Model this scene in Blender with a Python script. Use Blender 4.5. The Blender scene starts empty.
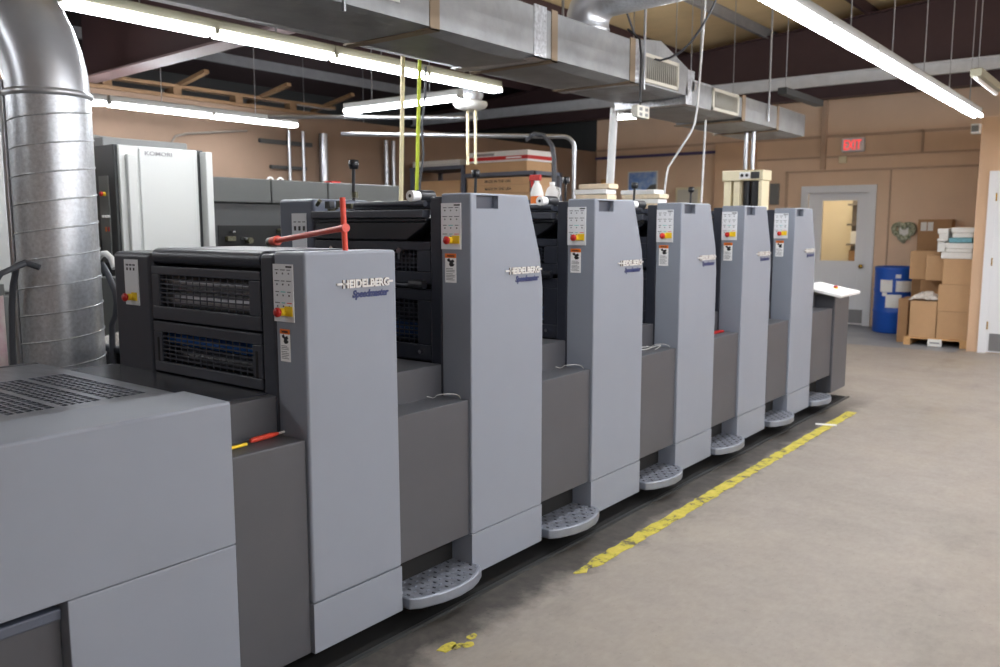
import bpy, bmesh, math, random
from mathutils import Vector, Matrix
random.seed(7)
C = bpy.context.scene.collection
PI = math.pi

# ------------------------------------------------------------------ materials
def lin(c):
    if isinstance(c, (int, float)): c = (c, c, c)
    return tuple(((v / 255) / 12.92 if v / 255 <= .04045 else (((v / 255) + .055) / 1.055) ** 2.4) for v in c) + (1,)

def mat(name, col, rough=.5, metal=0, var=.0, scale=8, bump=0, bscale=60, stretch=None, spec=.5, col2=None):
    m = bpy.data.materials.new(name); m.use_nodes = True
    nt = m.node_tree; N = nt.nodes; L = nt.links
    b = N['Principled BSDF']
    b.inputs['Base Color'].default_value = lin(col)
    b.inputs['Roughness'].default_value = rough
    b.inputs['Metallic'].default_value = metal
    b.inputs['Specular IOR Level'].default_value = spec
    if var or bump or col2:
        tc = N.new('ShaderNodeTexCoord')
        src = tc.outputs['Object']
        if stretch:
            mp = N.new('ShaderNodeMapping'); mp.inputs['Scale'].default_value = stretch
            L.new(src, mp.inputs['Vector']); src = mp.outputs['Vector']
        if var or col2:
            n = N.new('ShaderNodeTexNoise'); n.inputs['Scale'].default_value = scale
            n.inputs['Detail'].default_value = 6; n.inputs['Roughness'].default_value = .6
            L.new(src, n.inputs['Vector'])
            r = N.new('ShaderNodeValToRGB')
            c = lin(col)
            if col2: a, d = c, lin(col2)
            else:
                a = tuple(max(0, v * (1 - var)) for v in c[:3]) + (1,); d = tuple(min(1, v * (1 + var)) for v in c[:3]) + (1,)
            r.color_ramp.elements[0].color = a; r.color_ramp.elements[1].color = d
            r.color_ramp.elements[0].position = .32; r.color_ramp.elements[1].position = .68
            L.new(n.outputs['Fac'], r.inputs['Fac']); L.new(r.outputs['Color'], b.inputs['Base Color'])
        if bump:
            n2 = N.new('ShaderNodeTexNoise'); n2.inputs['Scale'].default_value = bscale; n2.inputs['Detail'].default_value = 4
            L.new(src, n2.inputs['Vector'])
            bp = N.new('ShaderNodeBump'); bp.inputs['Strength'].default_value = bump; bp.inputs['Distance'].default_value = .01
            L.new(n2.outputs['Fac'], bp.inputs['Height']); L.new(bp.outputs['Normal'], b.inputs['Normal'])
    return m

def emit(name, col, strength):
    m = bpy.data.materials.new(name); m.use_nodes = True
    b = m.node_tree.nodes['Principled BSDF']
    b.inputs['Base Color'].default_value = lin(col)
    b.inputs['Emission Color'].default_value = lin(col)
    b.inputs['Emission Strength'].default_value = strength
    return m

M = {}
M['paint'] = mat('light grey press paint', (133, 139, 150), .48, var=.025, scale=3, bump=.03, bscale=400)
M['paint_d'] = mat('charcoal press paint', (76, 77, 82), .45, var=.05, scale=4, bump=.03, bscale=400)
M['dark'] = mat('dark slate press paint', (58, 61, 70), .4, var=.06, scale=6, bump=.03, bscale=400)
M['navy'] = mat('blue black press paint', (42, 45, 55), .38, var=.06, scale=6)
M['red_w'] = mat('orange red enamel', (215, 72, 52), .4, var=.12, scale=30)
M['slate'] = mat('slate blue press paint', (84, 90, 104), .42, var=.04, scale=6)
M['steel_d'] = mat('worn dark steel top', (116, 119, 127), .28, metal=.6, var=.28, scale=9, stretch=(1, 3, 1))
M['deck_s'] = mat('deck plate with painted dark reflection', (78, 80, 88), .22, metal=.5, var=.25, scale=9, stretch=(1, 4, 1))  # base colour darkened to stand for the dark guard's reflection
M['black'] = mat('black machine parts', (26, 28, 34), .35, var=.1, scale=10)
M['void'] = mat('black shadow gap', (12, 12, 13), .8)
M['roller'] = mat('grey steel roller', (175, 175, 180), .35, metal=.5)
M['blue_roller'] = mat('blue rubber roller', (30, 110, 200), .45)
M['blue_d'] = mat('dark blue roller', (24, 66, 118), .45)
M['kom_cover'] = mat('grey machine covers', (74, 76, 75), .45, var=.04, scale=4)
M['chrome'] = mat('chrome', (215, 215, 218), .2, metal=1)
M['alu'] = mat('cast aluminium', (140, 146, 157), .38, metal=.45, var=.06, scale=20)
M['tread'] = mat('worn step tread', (122, 126, 136), .45, metal=.3, var=.25, scale=30)
M['keypad'] = mat('pale keypad foil', (226, 228, 232), .45)
M['key_grey'] = mat('keypad grey print', (95, 98, 105), .5)
M['key_cyan'] = mat('keypad cyan print', (90, 190, 190), .5)
M['key_red'] = mat('keypad red print', (225, 90, 80), .5)
M['red'] = mat('red plastic', (185, 32, 28), .35)
M['yellow'] = mat('yellow plastic', (240, 205, 40), .4)
M['white'] = mat('white print', (244, 244, 244), .5)
M['orange'] = mat('orange print', (232, 118, 30), .5)
M['ink'] = mat('black print', (25, 25, 28), .5)
M['ink_grey'] = mat('grey print', (140, 140, 142), .5)
M['letter'] = mat('silver lettering', (206, 204, 201), .4)
M['letter_edge'] = mat('brown letter sides', (120, 105, 95), .5)
M['blue_ink'] = mat('dark blue lettering', (28, 42, 92), .45)
M['grease'] = mat('greasy olive metal', (82, 80, 62), .4, metal=.4, var=.4, scale=60)
M['white_paint'] = mat('white machine enamel', (194, 196, 194), .4, var=.01, scale=2)
M['rack_g'] = mat('grey rack steel', (120, 112, 104), .6)
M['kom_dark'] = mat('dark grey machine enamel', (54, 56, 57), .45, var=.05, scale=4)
M['kom_mid'] = mat('mid grey machine enamel', (112, 114, 113), .45, var=.04, scale=4)
M['galv'] = mat('galvanised spiral duct', (205, 209, 214), .34, metal=.6, var=.16, scale=55, bump=.02, bscale=40)
M['galv_s'] = mat('galvanised elbow', (198, 200, 204), .32, metal=.6, var=.06, scale=5, bump=.03, bscale=6)
M['foil'] = mat('foil faced duct wrap', (150, 152, 154), .5, metal=.45, var=.14, scale=5, bump=.35, bscale=9)
M['tape'] = mat('brown duct tape', (140, 122, 100), .6)
M['foil_b'] = mat('bright foil', (190, 192, 196), .3, metal=.8, var=.25, scale=40, bump=.5, bscale=60)
M['register'] = mat('off white register', (205, 202, 190), .5)
M['louver'] = mat('grey louver', (160, 158, 148), .55)
M['tan'] = mat('tan wall paint', (220, 191, 164), .8, var=.05, scale=1.2, bump=.05, bscale=120)
M['tan_l'] = mat('light tan wall paint', (205, 172, 142), .75, var=.02, scale=2)
M['brown_wall'] = mat('brown board wall', (132, 110, 93), .85, var=.08, scale=1.1)
M['maroon'] = mat('maroon primer steel', (66, 46, 48), .6, var=.08, scale=2)
M['maroon_l'] = mat('faded maroon flange', (128, 108, 110), .5, var=.08, scale=3)
M['deck'] = mat('dark maroon roof deck', (58, 44, 46), .7, var=.1, scale=2)
M['insul'] = mat('tan ceiling insulation', (214, 190, 146), .9, var=.1, scale=1.2)
M['purlin'] = mat('dull steel', (150, 152, 156), .5, metal=.3, var=.08, scale=6)
M['strut'] = mat('bright galvanised channel', (205, 208, 212), .45, metal=.2, var=.08, scale=6)
M['wood_d'] = mat('weathered timber', (122, 95, 68), .8, var=.15, scale=6, stretch=(6, 1, 6))
M['wood'] = mat('pine timber', (196, 154, 104), .7, var=.12, scale=6, stretch=(6, 1, 6))
M['card'] = mat('brown cardboard', (186, 150, 112), .85, var=.05, scale=4)
M['card_d'] = mat('darker cardboard', (165, 128, 92), .85, var=.06, scale=4)
M['paper'] = mat('white paper', (228, 227, 224), .7, var=.03, scale=30)
M['rag'] = mat('cream paper stack', (222, 204, 176), .8, var=.12, scale=26)
M['teal'] = mat('teal wrapper', (110, 165, 180), .6, var=.2, scale=40)
M['blue_drum'] = mat('blue drum plastic', (22, 82, 178), .4, var=.04, scale=3)
M['film'] = mat('crumpled clear film', (205, 200, 195), .25, var=.15, scale=30, bump=.6, bscale=40)
M['door_w'] = mat('white door paint', (222, 224, 228), .45)
M['kick'] = mat('grey kick plate', (135, 135, 138), .4, metal=.5)
M['brass'] = mat('brass', (200, 165, 80), .25, metal=1)
M['cream'] = mat('cream machine enamel', (226, 216, 184), .5, var=.03, scale=5)
M['shelf'] = mat('slate shelf steel', (88, 94, 108), .5)
M['tube'] = emit('lit fluorescent tube', (247, 250, 255), 1)
M['fixture'] = mat('white fixture steel', (140, 140, 137), .5)
M['fixture_y'] = mat('yellowed fixture steel', (150, 147, 128), .55)
M['cable'] = mat('black cable', (28, 28, 30), .5)
M['conduit'] = mat('steel conduit', (176, 178, 182), .3, metal=.8)
M['pvc'] = mat('white pvc', (225, 226, 226), .4)
M['stick'] = mat('pale wood stick', (226, 214, 178), .6)
M['lime'] = mat('lime yellow cane', (205, 220, 60), .5)
M['hose'] = mat('dark rubber hose', (72, 74, 80), .5)
M['sky'] = mat('poster sky print', (70, 130, 220), .4, col2=(190, 215, 245), scale=6)
M['camo'] = mat('camouflage print', (78, 94, 62), .8, col2=(215, 214, 190), scale=34)
M['stained'] = mat('ink stained white', (210, 204, 196), .6, col2=(196, 160, 172), scale=14)
M['blue_p'] = mat('pale blue plastic', (90, 150, 205), .5)
M['exit_red'] = emit('lit red exit letters', (255, 50, 55), 1.0)
M['exit_face'] = mat('grey exit face', (228, 228, 234), .4)
M['purple'] = mat('purple conduit paint', (86, 78, 118), .5)
M['wall_conduit'] = mat('wall coloured conduit', (186, 158, 136), .7)
M['room_cream'] = mat('cream room paint', (232, 220, 192), .8)
M['dust'] = mat('dust grey', (120, 118, 112), .9, var=.3, scale=40)

def glass_mat():
    m = bpy.data.materials.new('window glass'); m.use_nodes = True
    nt = m.node_tree; N = nt.nodes; L = nt.links
    out = N['Material Output']; N.remove(N['Principled BSDF'])
    t = N.new('ShaderNodeBsdfTransparent'); g = N.new('ShaderNodeBsdfGlossy'); g.inputs['Roughness'].default_value = .05
    mx = N.new('ShaderNodeMixShader'); mx.inputs[0].default_value = .06
    L.new(t.outputs[0], mx.inputs[1]); L.new(g.outputs[0], mx.inputs[2]); L.new(mx.outputs[0], out.inputs['Surface'])
    return m
M['glass'] = glass_mat()

def floor_mat():
    m = bpy.data.materials.new('worn concrete'); m.use_nodes = True
    nt = m.node_tree; N = nt.nodes; L = nt.links; b = N['Principled BSDF']
    g = N.new('ShaderNodeNewGeometry'); pos = g.outputs['Position']
    def noise(sc, det=6, st=(1, 1, 1)):
        mp = N.new('ShaderNodeMapping'); mp.inputs['Scale'].default_value = st; L.new(pos, mp.inputs['Vector'])
        n = N.new('ShaderNodeTexNoise'); n.inputs['Scale'].default_value = sc; n.inputs['Detail'].default_value = det
        n.inputs['Roughness'].default_value = .62; L.new(mp.outputs['Vector'], n.inputs['Vector']); return n.outputs['Fac']
    def ramp(f, stops):
        r = N.new('ShaderNodeValToRGB'); e = r.color_ramp.elements
        e[0].position, e[0].color = stops[0][0], stops[0][1]; e[1].position, e[1].color = stops[-1][0], stops[-1][1]
        for p_, c_ in stops[1:-1]:
            k = e.new(p_); k.color = c_
        L.new(f, r.inputs['Fac']); return r.outputs['Color']
    def mix(fac, a, c, mode='MIX'):
        x = N.new('ShaderNodeMix'); x.data_type = 'RGBA'; x.blend_type = mode
        if isinstance(fac, float): x.inputs[0].default_value = fac
        else: L.new(fac, x.inputs[0])
        for s, v in ((x.inputs[6], a), (x.inputs[7], c)):
            if isinstance(v, tuple): s.default_value = v
            else: L.new(v, s)
        return x.outputs[2]
    def mth(op, a, b_=0.0):
        x = N.new('ShaderNodeMath'); x.operation = op; x.use_clamp = False
        for s, v in ((x.inputs[0], a), (x.inputs[1], b_)):
            if isinstance(v, (int, float)): s.default_value = v
            else: L.new(v, s)
        return x.outputs[0]
    def mrange(v, a, c):
        x = N.new('ShaderNodeMapRange'); x.inputs[1].default_value = a; x.inputs[2].default_value = c; L.new(v, x.inputs[0]); return x.outputs[0]
    base = ramp(noise(.9), [(.3, lin((140, 133, 125))), (.5, lin((154, 146, 138))), (.72, lin((164, 155, 143)))])
    base = mix(.2, base, ramp(noise(9, 8), [(.3, lin((110, 103, 96))), (.7, lin((164, 157, 149)))]))
    base = mix(mth('MULTIPLY', mrange(noise(2.2, 5, (1, .35, 1)), .56, .72), .35), base, lin((96, 90, 83)))
    spk = mrange(noise(46, 3), .66, .72)
    base = mix(mth('MULTIPLY', spk, .4), base, lin((74, 70, 66)))
    base = mix(.1, base, ramp(noise(38, 10, (1, .5, 1)), [(.35, lin((108, 101, 93))), (.65, lin((182, 174, 164)))]))
    base = mix(mth('MULTIPLY', mrange(noise(1.3, 7, (.7, .25, 1)), .54, .66), .3), base, lin((150, 138, 116)))
    sx = N.new('ShaderNodeSeparateXYZ'); L.new(pos, sx.inputs[0])
    # oily strip worn along the foot of the press (ragged edge), fading out past the feeder
    wob = mth('MULTIPLY', mth('SUBTRACT', noise(5, 6), .5), .35)
    dx = mth('ADD', sx.outputs[0], wob)
    strip = mth('SUBTRACT', 1.0, mrange(dx, -2.11, -1.97))
    strip = mth('MULTIPLY', strip, mth('SUBTRACT', 1.0, mrange(sx.outputs[1], 7.2, 8.6)))
    base = mix(mth('MULTIPLY', strip, .92), base, ramp(noise(14), [(.35, lin((34, 33, 34))), (.7, lin((70, 66, 62)))]))
    # painted grey-blue floor beyond the joint near the back wall
    far = mrange(sx.outputs[1], 11.95, 12.0)
    far = mth('MULTIPLY', far, mth('SUBTRACT', 1.0, mrange(sx.outputs[0], -2.05, -2.0)))
    base = mix(far, base, ramp(noise(2), [(.3, lin((122, 127, 135))), (.7, lin((138, 142, 149)))]))
    L.new(base, b.inputs['Base Color'])
    b.inputs['Roughness'].default_value = .55
    rr = N.new('ShaderNodeMapRange'); L.new(noise(3), rr.inputs[0]); rr.inputs[3].default_value = .42; rr.inputs[4].default_value = .7
    L.new(rr.outputs[0], b.inputs['Roughness'])
    bp = N.new('ShaderNodeBump'); bp.inputs['Strength'].default_value = .05; bp.inputs['Distance'].default_value = .01
    L.new(noise(16), bp.inputs['Height']); L.new(bp.outputs['Normal'], b.inputs['Normal'])
    return m
M['floor'] = floor_mat()

def worn_yellow():
    m = bpy.data.materials.new('worn yellow floor paint'); m.use_nodes = True
    nt = m.node_tree; N = nt.nodes; L = nt.links; b = N['Principled BSDF']
    g = N.new('ShaderNodeNewGeometry')
    n = N.new('ShaderNodeTexNoise'); n.inputs['Scale'].default_value = 11; n.inputs['Detail'].default_value = 10; n.inputs['Roughness'].default_value = .7
    L.new(g.outputs['Position'], n.inputs['Vector'])
    r = N.new('ShaderNodeValToRGB'); e = r.color_ramp.elements
    e[0].position = .40; e[0].color = lin((96, 90, 74)); e[1].position = .47; e[1].color = lin((188, 176, 60))
    k = e.new(.7); k.color = lin((214, 196, 92))
    L.new(n.outputs['Fac'], r.inputs['Fac']); L.new(r.outputs['Color'], b.inputs['Base Color'])
    b.inputs['Roughness'].default_value = .6
    return m
M['strip'] = worn_yellow()

# ------------------------------------------------------------------ mesh builder
def world(o):
    v = Vector((0, 0, 0))
    while o is not None: v += o.location; o = o.parent
    return v

class MB:
    def __init__(s): s.v = []; s.f = []; s.m = []; s.s = []; s.M = Matrix.Identity(4); s.mats = []
    def mi(s, m):
        m = M[m] if isinstance(m, str) else m
        if m not in s.mats: s.mats.append(m)
        return s.mats.index(m)
    def add(s, vs, fs, m, smooth=False):
        o = len(s.v); k = s.mi(m)
        s.v += [tuple(s.M @ Vector(p)) for p in vs]
        for f in fs: s.f.append(tuple(i + o for i in f)); s.m.append(k); s.s.append(smooth)
        return s
    def box(s, x0, x1, y0, y1, z0, z1, m):
        x0, x1 = sorted((x0, x1)); y0, y1 = sorted((y0, y1)); z0, z1 = sorted((z0, z1))
        vs = [(x, y, z) for x in (x0, x1) for y in (y0, y1) for z in (z0, z1)]
        return s.add(vs, [(0, 1, 3, 2), (4, 6, 7, 5), (0, 4, 5, 1), (2, 3, 7, 6), (0, 2, 6, 4), (1, 5, 7, 3)], m)
    def prism(s, pts, ax, a, b, m):
        def q(p, t): return {'x': (t, p[0], p[1]), 'y': (p[0], t, p[1]), 'z': (p[0], p[1], t)}[ax]
        n = len(pts); vs = [q(p, a) for p in pts] + [q(p, b) for p in pts]
        fs = [tuple(range(n)), tuple(range(2 * n - 1, n - 1, -1))] + [(i, (i + 1) % n, n + (i + 1) % n, n + i) for i in range(n)]
        return s.add(vs, fs, m)
    def tube(s, pts, r, m, seg=8, rs=None, cap=True):
        pts = [Vector(p) for p in pts]; n = len(pts); vs = []; fs = []
        up = None
        for i, p in enumerate(pts):
            d = (pts[min(i + 1, n - 1)] - pts[max(i - 1, 0)]).normalized()
            if up is None:
                up = Vector((0, 0, 1)) if abs(d.z) < .9 else Vector((1, 0, 0))
            a = d.cross(up).normalized(); up = a.cross(d).normalized()
            rr = rs[i] if rs else r
            for k in range(seg):
                t = 2 * PI * k / seg; vs.append(p + (a * math.cos(t) + up * math.sin(t)) * rr)
        for i in range(n - 1):
            for k in range(seg):
                k2 = (k + 1) % seg; fs.append((i * seg + k, i * seg + k2, (i + 1) * seg + k2, (i + 1) * seg + k))
        s.add(vs, fs, m, True)
        if cap:
            s.add([vs[k] for k in range(seg)], [tuple(range(seg))], m); s.add([vs[(n - 1) * seg + k] for k in range(seg)], [tuple(range(seg))], m)
        return s
    def cyl(s, p0, p1, r, m, seg=16, r2=None):
        return s.tube([p0, p1], r, m, seg, rs=[r, r if r2 is None else r2])
    def lathe(s, prof, c, m, seg=24, ax='z'):
        vs = []; fs = []; n = len(prof)
        for r, h in prof:
            for k in range(seg):
                t = 2 * PI * k / seg; a, b = r * math.cos(t), r * math.sin(t)
                vs.append({'z': (c[0] + a, c[1] + b, c[2] + h), 'y': (c[0] + a, c[1] + h, c[2] + b), 'x': (c[0] + h, c[1] + a, c[2] + b)}[ax])
        for i in range(n - 1):
            for k in range(seg):
                k2 = (k + 1) % seg; fs.append((i * seg + k, i * seg + k2, (i + 1) * seg + k2, (i + 1) * seg + k))
        return s.add(vs, fs, m, True)
    def text(s, t, o, u, v, size, m, ext=.0015, shear=0, bold=0, align='LEFT', width=None, edge=None):
        cu = bpy.data.curves.new('t', 'FONT'); cu.body = t; cu.size = 1; cu.extrude = .001; cu.shear = shear; cu.offset = bold
        cu.align_x = align; cu.resolution_u = 3
        ob = bpy.data.objects.new('t', cu); C.objects.link(ob)
        dg = bpy.context.evaluated_depsgraph_get(); me = bpy.data.meshes.new_from_object(ob.evaluated_get(dg))
        xs = [w.co.x for w in me.vertices]; ys = [w.co.y for w in me.vertices]
        h = max(ys) - min(ys); sc = size / h; sw = width / (max(xs) - min(xs)) if width else sc
        u = Vector(u); v = Vector(v); w_ = u.cross(v); o = Vector(o)
        x0 = min(xs) if width else 0
        vs = [o + u * ((q.co.x - x0) * sw) + v * ((q.co.y - (min(ys))) * sc) + w_ * (ext if q.co.z > 0 else 0) for q in me.vertices]
        s.add(vs, [tuple(p.vertices) for p in me.polygons], m)
        if edge:
            k = s.mi(edge)
            for i, p in enumerate(me.polygons):
                if abs(p.normal.z) < .5: s.m[len(s.m) - len(me.polygons) + i] = k
        bpy.data.objects.remove(ob); bpy.data.curves.remove(cu); bpy.data.meshes.remove(me)
        return s
    def build(s, name, parent=None, bevel=0, segs=2, weld=True, origin=None):
        L = world(parent) if parent else (Vector(origin) if origin else Vector((0, 0, 0)))
        me = bpy.data.meshes.new(name)
        me.from_pydata([tuple(Vector(p) - L) for p in s.v], [], s.f)
        for m in s.mats: me.materials.append(m)
        me.polygons.foreach_set('material_index', s.m); me.polygons.foreach_set('use_smooth', s.s)
        bm = bmesh.new(); bm.from_mesh(me)
        bmesh.ops.recalc_face_normals(bm, faces=bm.faces); bm.to_mesh(me); bm.free()
        o = bpy.data.objects.new(name, me); C.objects.link(o)
        if parent: o.parent = parent
        else: o.location = L
        if bevel:
            b = o.modifiers.new('bevel', 'BEVEL'); b.width = bevel; b.segments = segs; b.limit_method = 'ANGLE'; b.angle_limit = .6; b.harden_normals = True
            for p in me.polygons: p.use_smooth = True
        return o

def tag(o, label, cat, group=None, kind=None):
    if label: o['label'] = label
    if cat: o['category'] = cat
    if group: o['group'] = group
    if kind: o['kind'] = kind
    return o
def thing(name, label, cat, loc, group=None):
    o = bpy.data.objects.new(name, None); C.objects.link(o); o.location = loc; o.empty_display_size = .1
    return tag(o, label, cat, group)
def struct(o): o['kind'] = 'structure'; return o
def kids(o): return [c for c in bpy.data.objects if c.parent == o]
def copy_tree(o, parent=None):
    c = o.copy(); C.objects.link(c)
    if parent: c.parent = parent
    for ch in kids(o): copy_tree(ch, c)
    return c
def B(name, parent, *bx, m='paint', bevel=0, segs=2):
    mb = MB()
    for b in bx: mb.box(*b, m)
    return mb.build(name, parent, bevel, segs)
def one(mb, name, label, cat, group=None, bevel=0, origin=(0, 0, 0)):
    return tag(mb.build(name, None, bevel, origin=origin), label, cat, group)
def arc(c, r, a0, a1, n, f): return [f(c[0] + r * math.cos(a0 + (a1 - a0) * i / n), c[1] + r * math.sin(a0 + (a1 - a0) * i / n)) for i in range(n + 1)]

def bool_cut(o, box):
    cut = MB().box(*box, 'paint').build('cut')
    bo = o.modifiers.new('cut', 'BOOLEAN'); bo.object = cut; bo.operation = 'DIFFERENCE'; bo.solver = 'EXACT'
    bpy.context.view_layer.update()
    dg = bpy.context.evaluated_depsgraph_get(); dg.update()
    me = bpy.data.meshes.new_from_object(o.evaluated_get(dg))
    o.modifiers.clear(); old = o.data; o.data = me; me.name = old.name
    bpy.data.objects.remove(cut); bpy.data.meshes.remove(old)
    return o

# ------------------------------------------------------------------ the press
XF = -2.285            # front plane of the operator side
def control_panel(p, x0, x1, y, z0, z1, keys=True, name='control_panel'):
    mb = MB(); mb.box(x0, x1, y - .004, y, z0, z1, 'keypad')
    w = x1 - x0; h = z1 - z0; yy = y - .0048
    if keys:
        for r in range(4):
            for c in range(3):
                x = x0 + w * (.2 + .3 * c); z = z1 - h * (.1 + .19 * r)
                km = 'key_grey'
                if r == 3: km = ('key_grey', 'key_cyan', 'key_red')[c]
                if r == 2 and c == 1: km = 'key_cyan'
                ww = w * (.12 if (r + c) % 2 else .09)
                mb.box(x - ww, x + ww, yy, y, z - h * .008, z + h * .008, km)
                mb.box(x - w * .03, x + w * .03, yy, y, z - h * .075, z - h * .045, 'key_grey' if (r * 3 + c) % 4 else 'ink')
        mb.box(x0 + w * .66, x0 + w * .96, yy, y, z1 - h * .06, z1 - h * .03, 'ink')
    else:
        for c in range(3):
            mb.box(x0 + w * (.15 + .25 * c), x0 + w * (.33 + .25 * c), yy, y, z1 - h * .14, z1 - h * .1, 'key_grey')
            mb.box(x0 + w * (.18 + .25 * c), x0 + w * (.28 + .25 * c), yy, y, z1 - h * .24, z1 - h * .18, 'ink')
    return mb.build(name, p)
def estop(p, x, y, z, plate=True):
    mb = MB(); mb.lathe([(0, -.036), (.012, -.035), (.017, -.030), (.017, -.022), (.012, -.017), (.009, -.014)], (x, y, z), 'red', 20, 'y')
    e = mb.build('emergency_stop', p); e['label'] = 'red mushroom stop button on yellow collar'
    cb = MB(); cb.lathe([(.009, -.016), (.013, -.015), (.0145, -.011), (.0145, 0)], (x, y, z), 'yellow', 20, 'y')
    if plate: cb.box(x + .01, x + .05, y - .003, y + .003, z - .014, z + .02, 'yellow')
    cb.build('collar', e)
    return e
def warning_label(p, x0, x1, y, z0, z1):
    mb = MB(); h = z1 - z0; w = x1 - x0
    mb.box(x0, x1, y - .0015, y, z0, z1, 'white'); mb.box(x0, x1, y - .0022, y, z1 - h * .15, z1, 'orange')
    mb.text('WARNING', (x0 + w * .18, y - .0022, z1 - h * .115), (1, 0, 0), (0, 0, 1), h * .07, 'ink', .0006, bold=.02, width=w * .66)
    q = [(.2, .80), (.38, .84), (.5, .76), (.74, .80), (.84, .72), (.7, .68), (.86, .62), (.72, .56), (.5, .55), (.36, .62), (.42, .70), (.22, .74)]
    mb.prism([(x0 + w * a, z0 + h * b) for a, b in q], 'y', y - .0024, y - .001, 'ink')
    for k in range(8):
        zz = z0 + h * (.47 - .052 * k) - (h * .02 if k > 2 else 0)
        mb.box(x0 + w * .1, x0 + w * (.86 if k % 3 else .7), y - .0022, y, zz, zz + h * .022, 'ink_grey')
    return mb.build('warning_label', p)
def logo(p, y0, y1, z0, x=XF):
    """the two raised names, reading along +Y, lower edge at z0"""
    w = y1 - y0; hh = .031
    mb = MB()
    mb.text('HEIDELBERG', (x, y0 + w * .1, z0 + .036), (0, 1, 0), (0, 0, 1), hh, 'letter', .005, bold=.045, width=w * .83, edge='letter_edge')
    mb.box(x, x + .005, y0, y0 + w * .15, z0 + .049, z0 + .056, 'letter')
    mb.box(x, x + .005, y1 - w * .09, y1, z0 + .049, z0 + .056, 'letter')
    for a in (.20, .39, .62, .73):
        mb.box(x, x + .0055, y0 + w * a, y0 + w * (a + .05), z0 + .0505, z0 + .0545, 'letter')
    a = mb.build('raised_brand_lettering', p); a['label'] = 'raised silver brand lettering'
    mb = MB()
    mb.text('Speedmaster', (x, y0 + w * .27, z0 - .008), (0, 1, 0), (0, 0, 1), .036, 'blue_ink', .0015, shear=.25, bold=.05, width=w * .66)
    b = mb.build('model_lettering', p); b['label'] = 'dark blue slanted lettering'

def frame_grille(p, name, x0, x1, z0, z1, y, ox0, ox1, oz0, oz1, nx, nz, m='dark', t=.02):
    """guard panel facing -Y with a barred opening"""
    mb = MB()
    for b in ((x0, x1, y, y + t, z0, oz0), (x0, x1, y, y + t, oz1, z1), (x0, ox0, y, y + t, oz0, oz1), (ox1, x1, y, y + t, oz0, oz1)): mb.box(*b, m)
    g = mb.build(name, p, .004)
    mb = MB()
    for i in range(1, nx):
        x = ox0 + (ox1 - ox0) * i / nx; mb.box(x - .002, x + .002, y + .007, y + .010, oz0, oz1, m)
    for i in range(1, nz):
        z = oz0 + (oz1 - oz0) * i / nz; mb.box(ox0, ox1, y + .006, y + .010, z - .003, z + .003, m)
    mb.build('grille', g)
    return g

def walkway(p, y0, y1, front=-2.301, xin=-3.28):
    mb = MB()
    mb.prism([(front, .265), (front, .862), (-2.455, .862), (-2.455, 1.0), (xin, 1.0), (xin, .265)], 'y', y0, y1, 'paint_d')
    w = mb.build('walkway_cover', p, .003); return w
def footstep(p, y0, y1):
    d = y1 - y0; xs = [(-2.40, 0), (-2.262, .012), (-2.228, .10), (-2.195, .30), (-2.182, .5), (-2.19, .70), (-2.208, .82), (-2.235, .94), (-2.262, .985), (-2.40, 1)]
    pts = [(x, y0 + d * t) for x, t in xs]
    mb = MB(); mb.prism(pts, 'z', .082, .130, 'alu')
    f = mb.build('footstep', p, .008, 3)
    mb = MB(); mb.prism([(min(x, x - .012) if x > -2.39 else x, y0 + d * (.03 + .94 * t)) for x, t in xs], 'z', .130, .1312, 'tread')
    for i in range(6):
        for j in range(11):
            x = -2.385 + i * .033; y = y0 + d * (.06 + .085 * j)
            lim = -2.285 + .082 * max(0, 1 - ((y - y0) / d * 2 - 1) ** 2) ** .5
            if x > lim: continue
            if (i + j) % 2: mb.box(x - .007, x + .007, y - .003, y + .003, .131, .1345, 'dark')
            else: mb.box(x - .003, x + .003, y - .007, y + .007, .131, .1345, 'alu')
    mb.build('tread_plate', f)
    return f

def tower(p, y0, ztop=1.735, length=.525, taper=True, name='side_cover'):
    """operator side cover: upper body, kick plate below the seam, dark inner frame"""
    y1 = y0 + length
    prof = [(y0, .265), (y1, .265), (y1, 1.31), (y0 + length * .955, 1.46), (y0 + length * .765, ztop), (y0, ztop)] if taper else [(y0, .265), (y1, .265), (y1 - .008, ztop), (y0, ztop)]
    mb = MB(); mb.prism(prof, 'x', -2.45, XF, 'paint')
    t = mb.build(name, p, .008, 3)
    mb = MB(); mb.box(-2.45, XF, y0, y1, .08, .2642, 'paint'); mb.build('kick_cover', p, .0015)
    mb = MB(); mb.prism([(y0, .24), (y1 - .02, .24), (y1 - .02, 1.3), (y0 + length * .72, ztop - .012), (y0, ztop - .012)], 'x', -2.515, -2.4505, 'navy')
    f = mb.build('inner_frame', p, .008)
    return t

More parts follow.
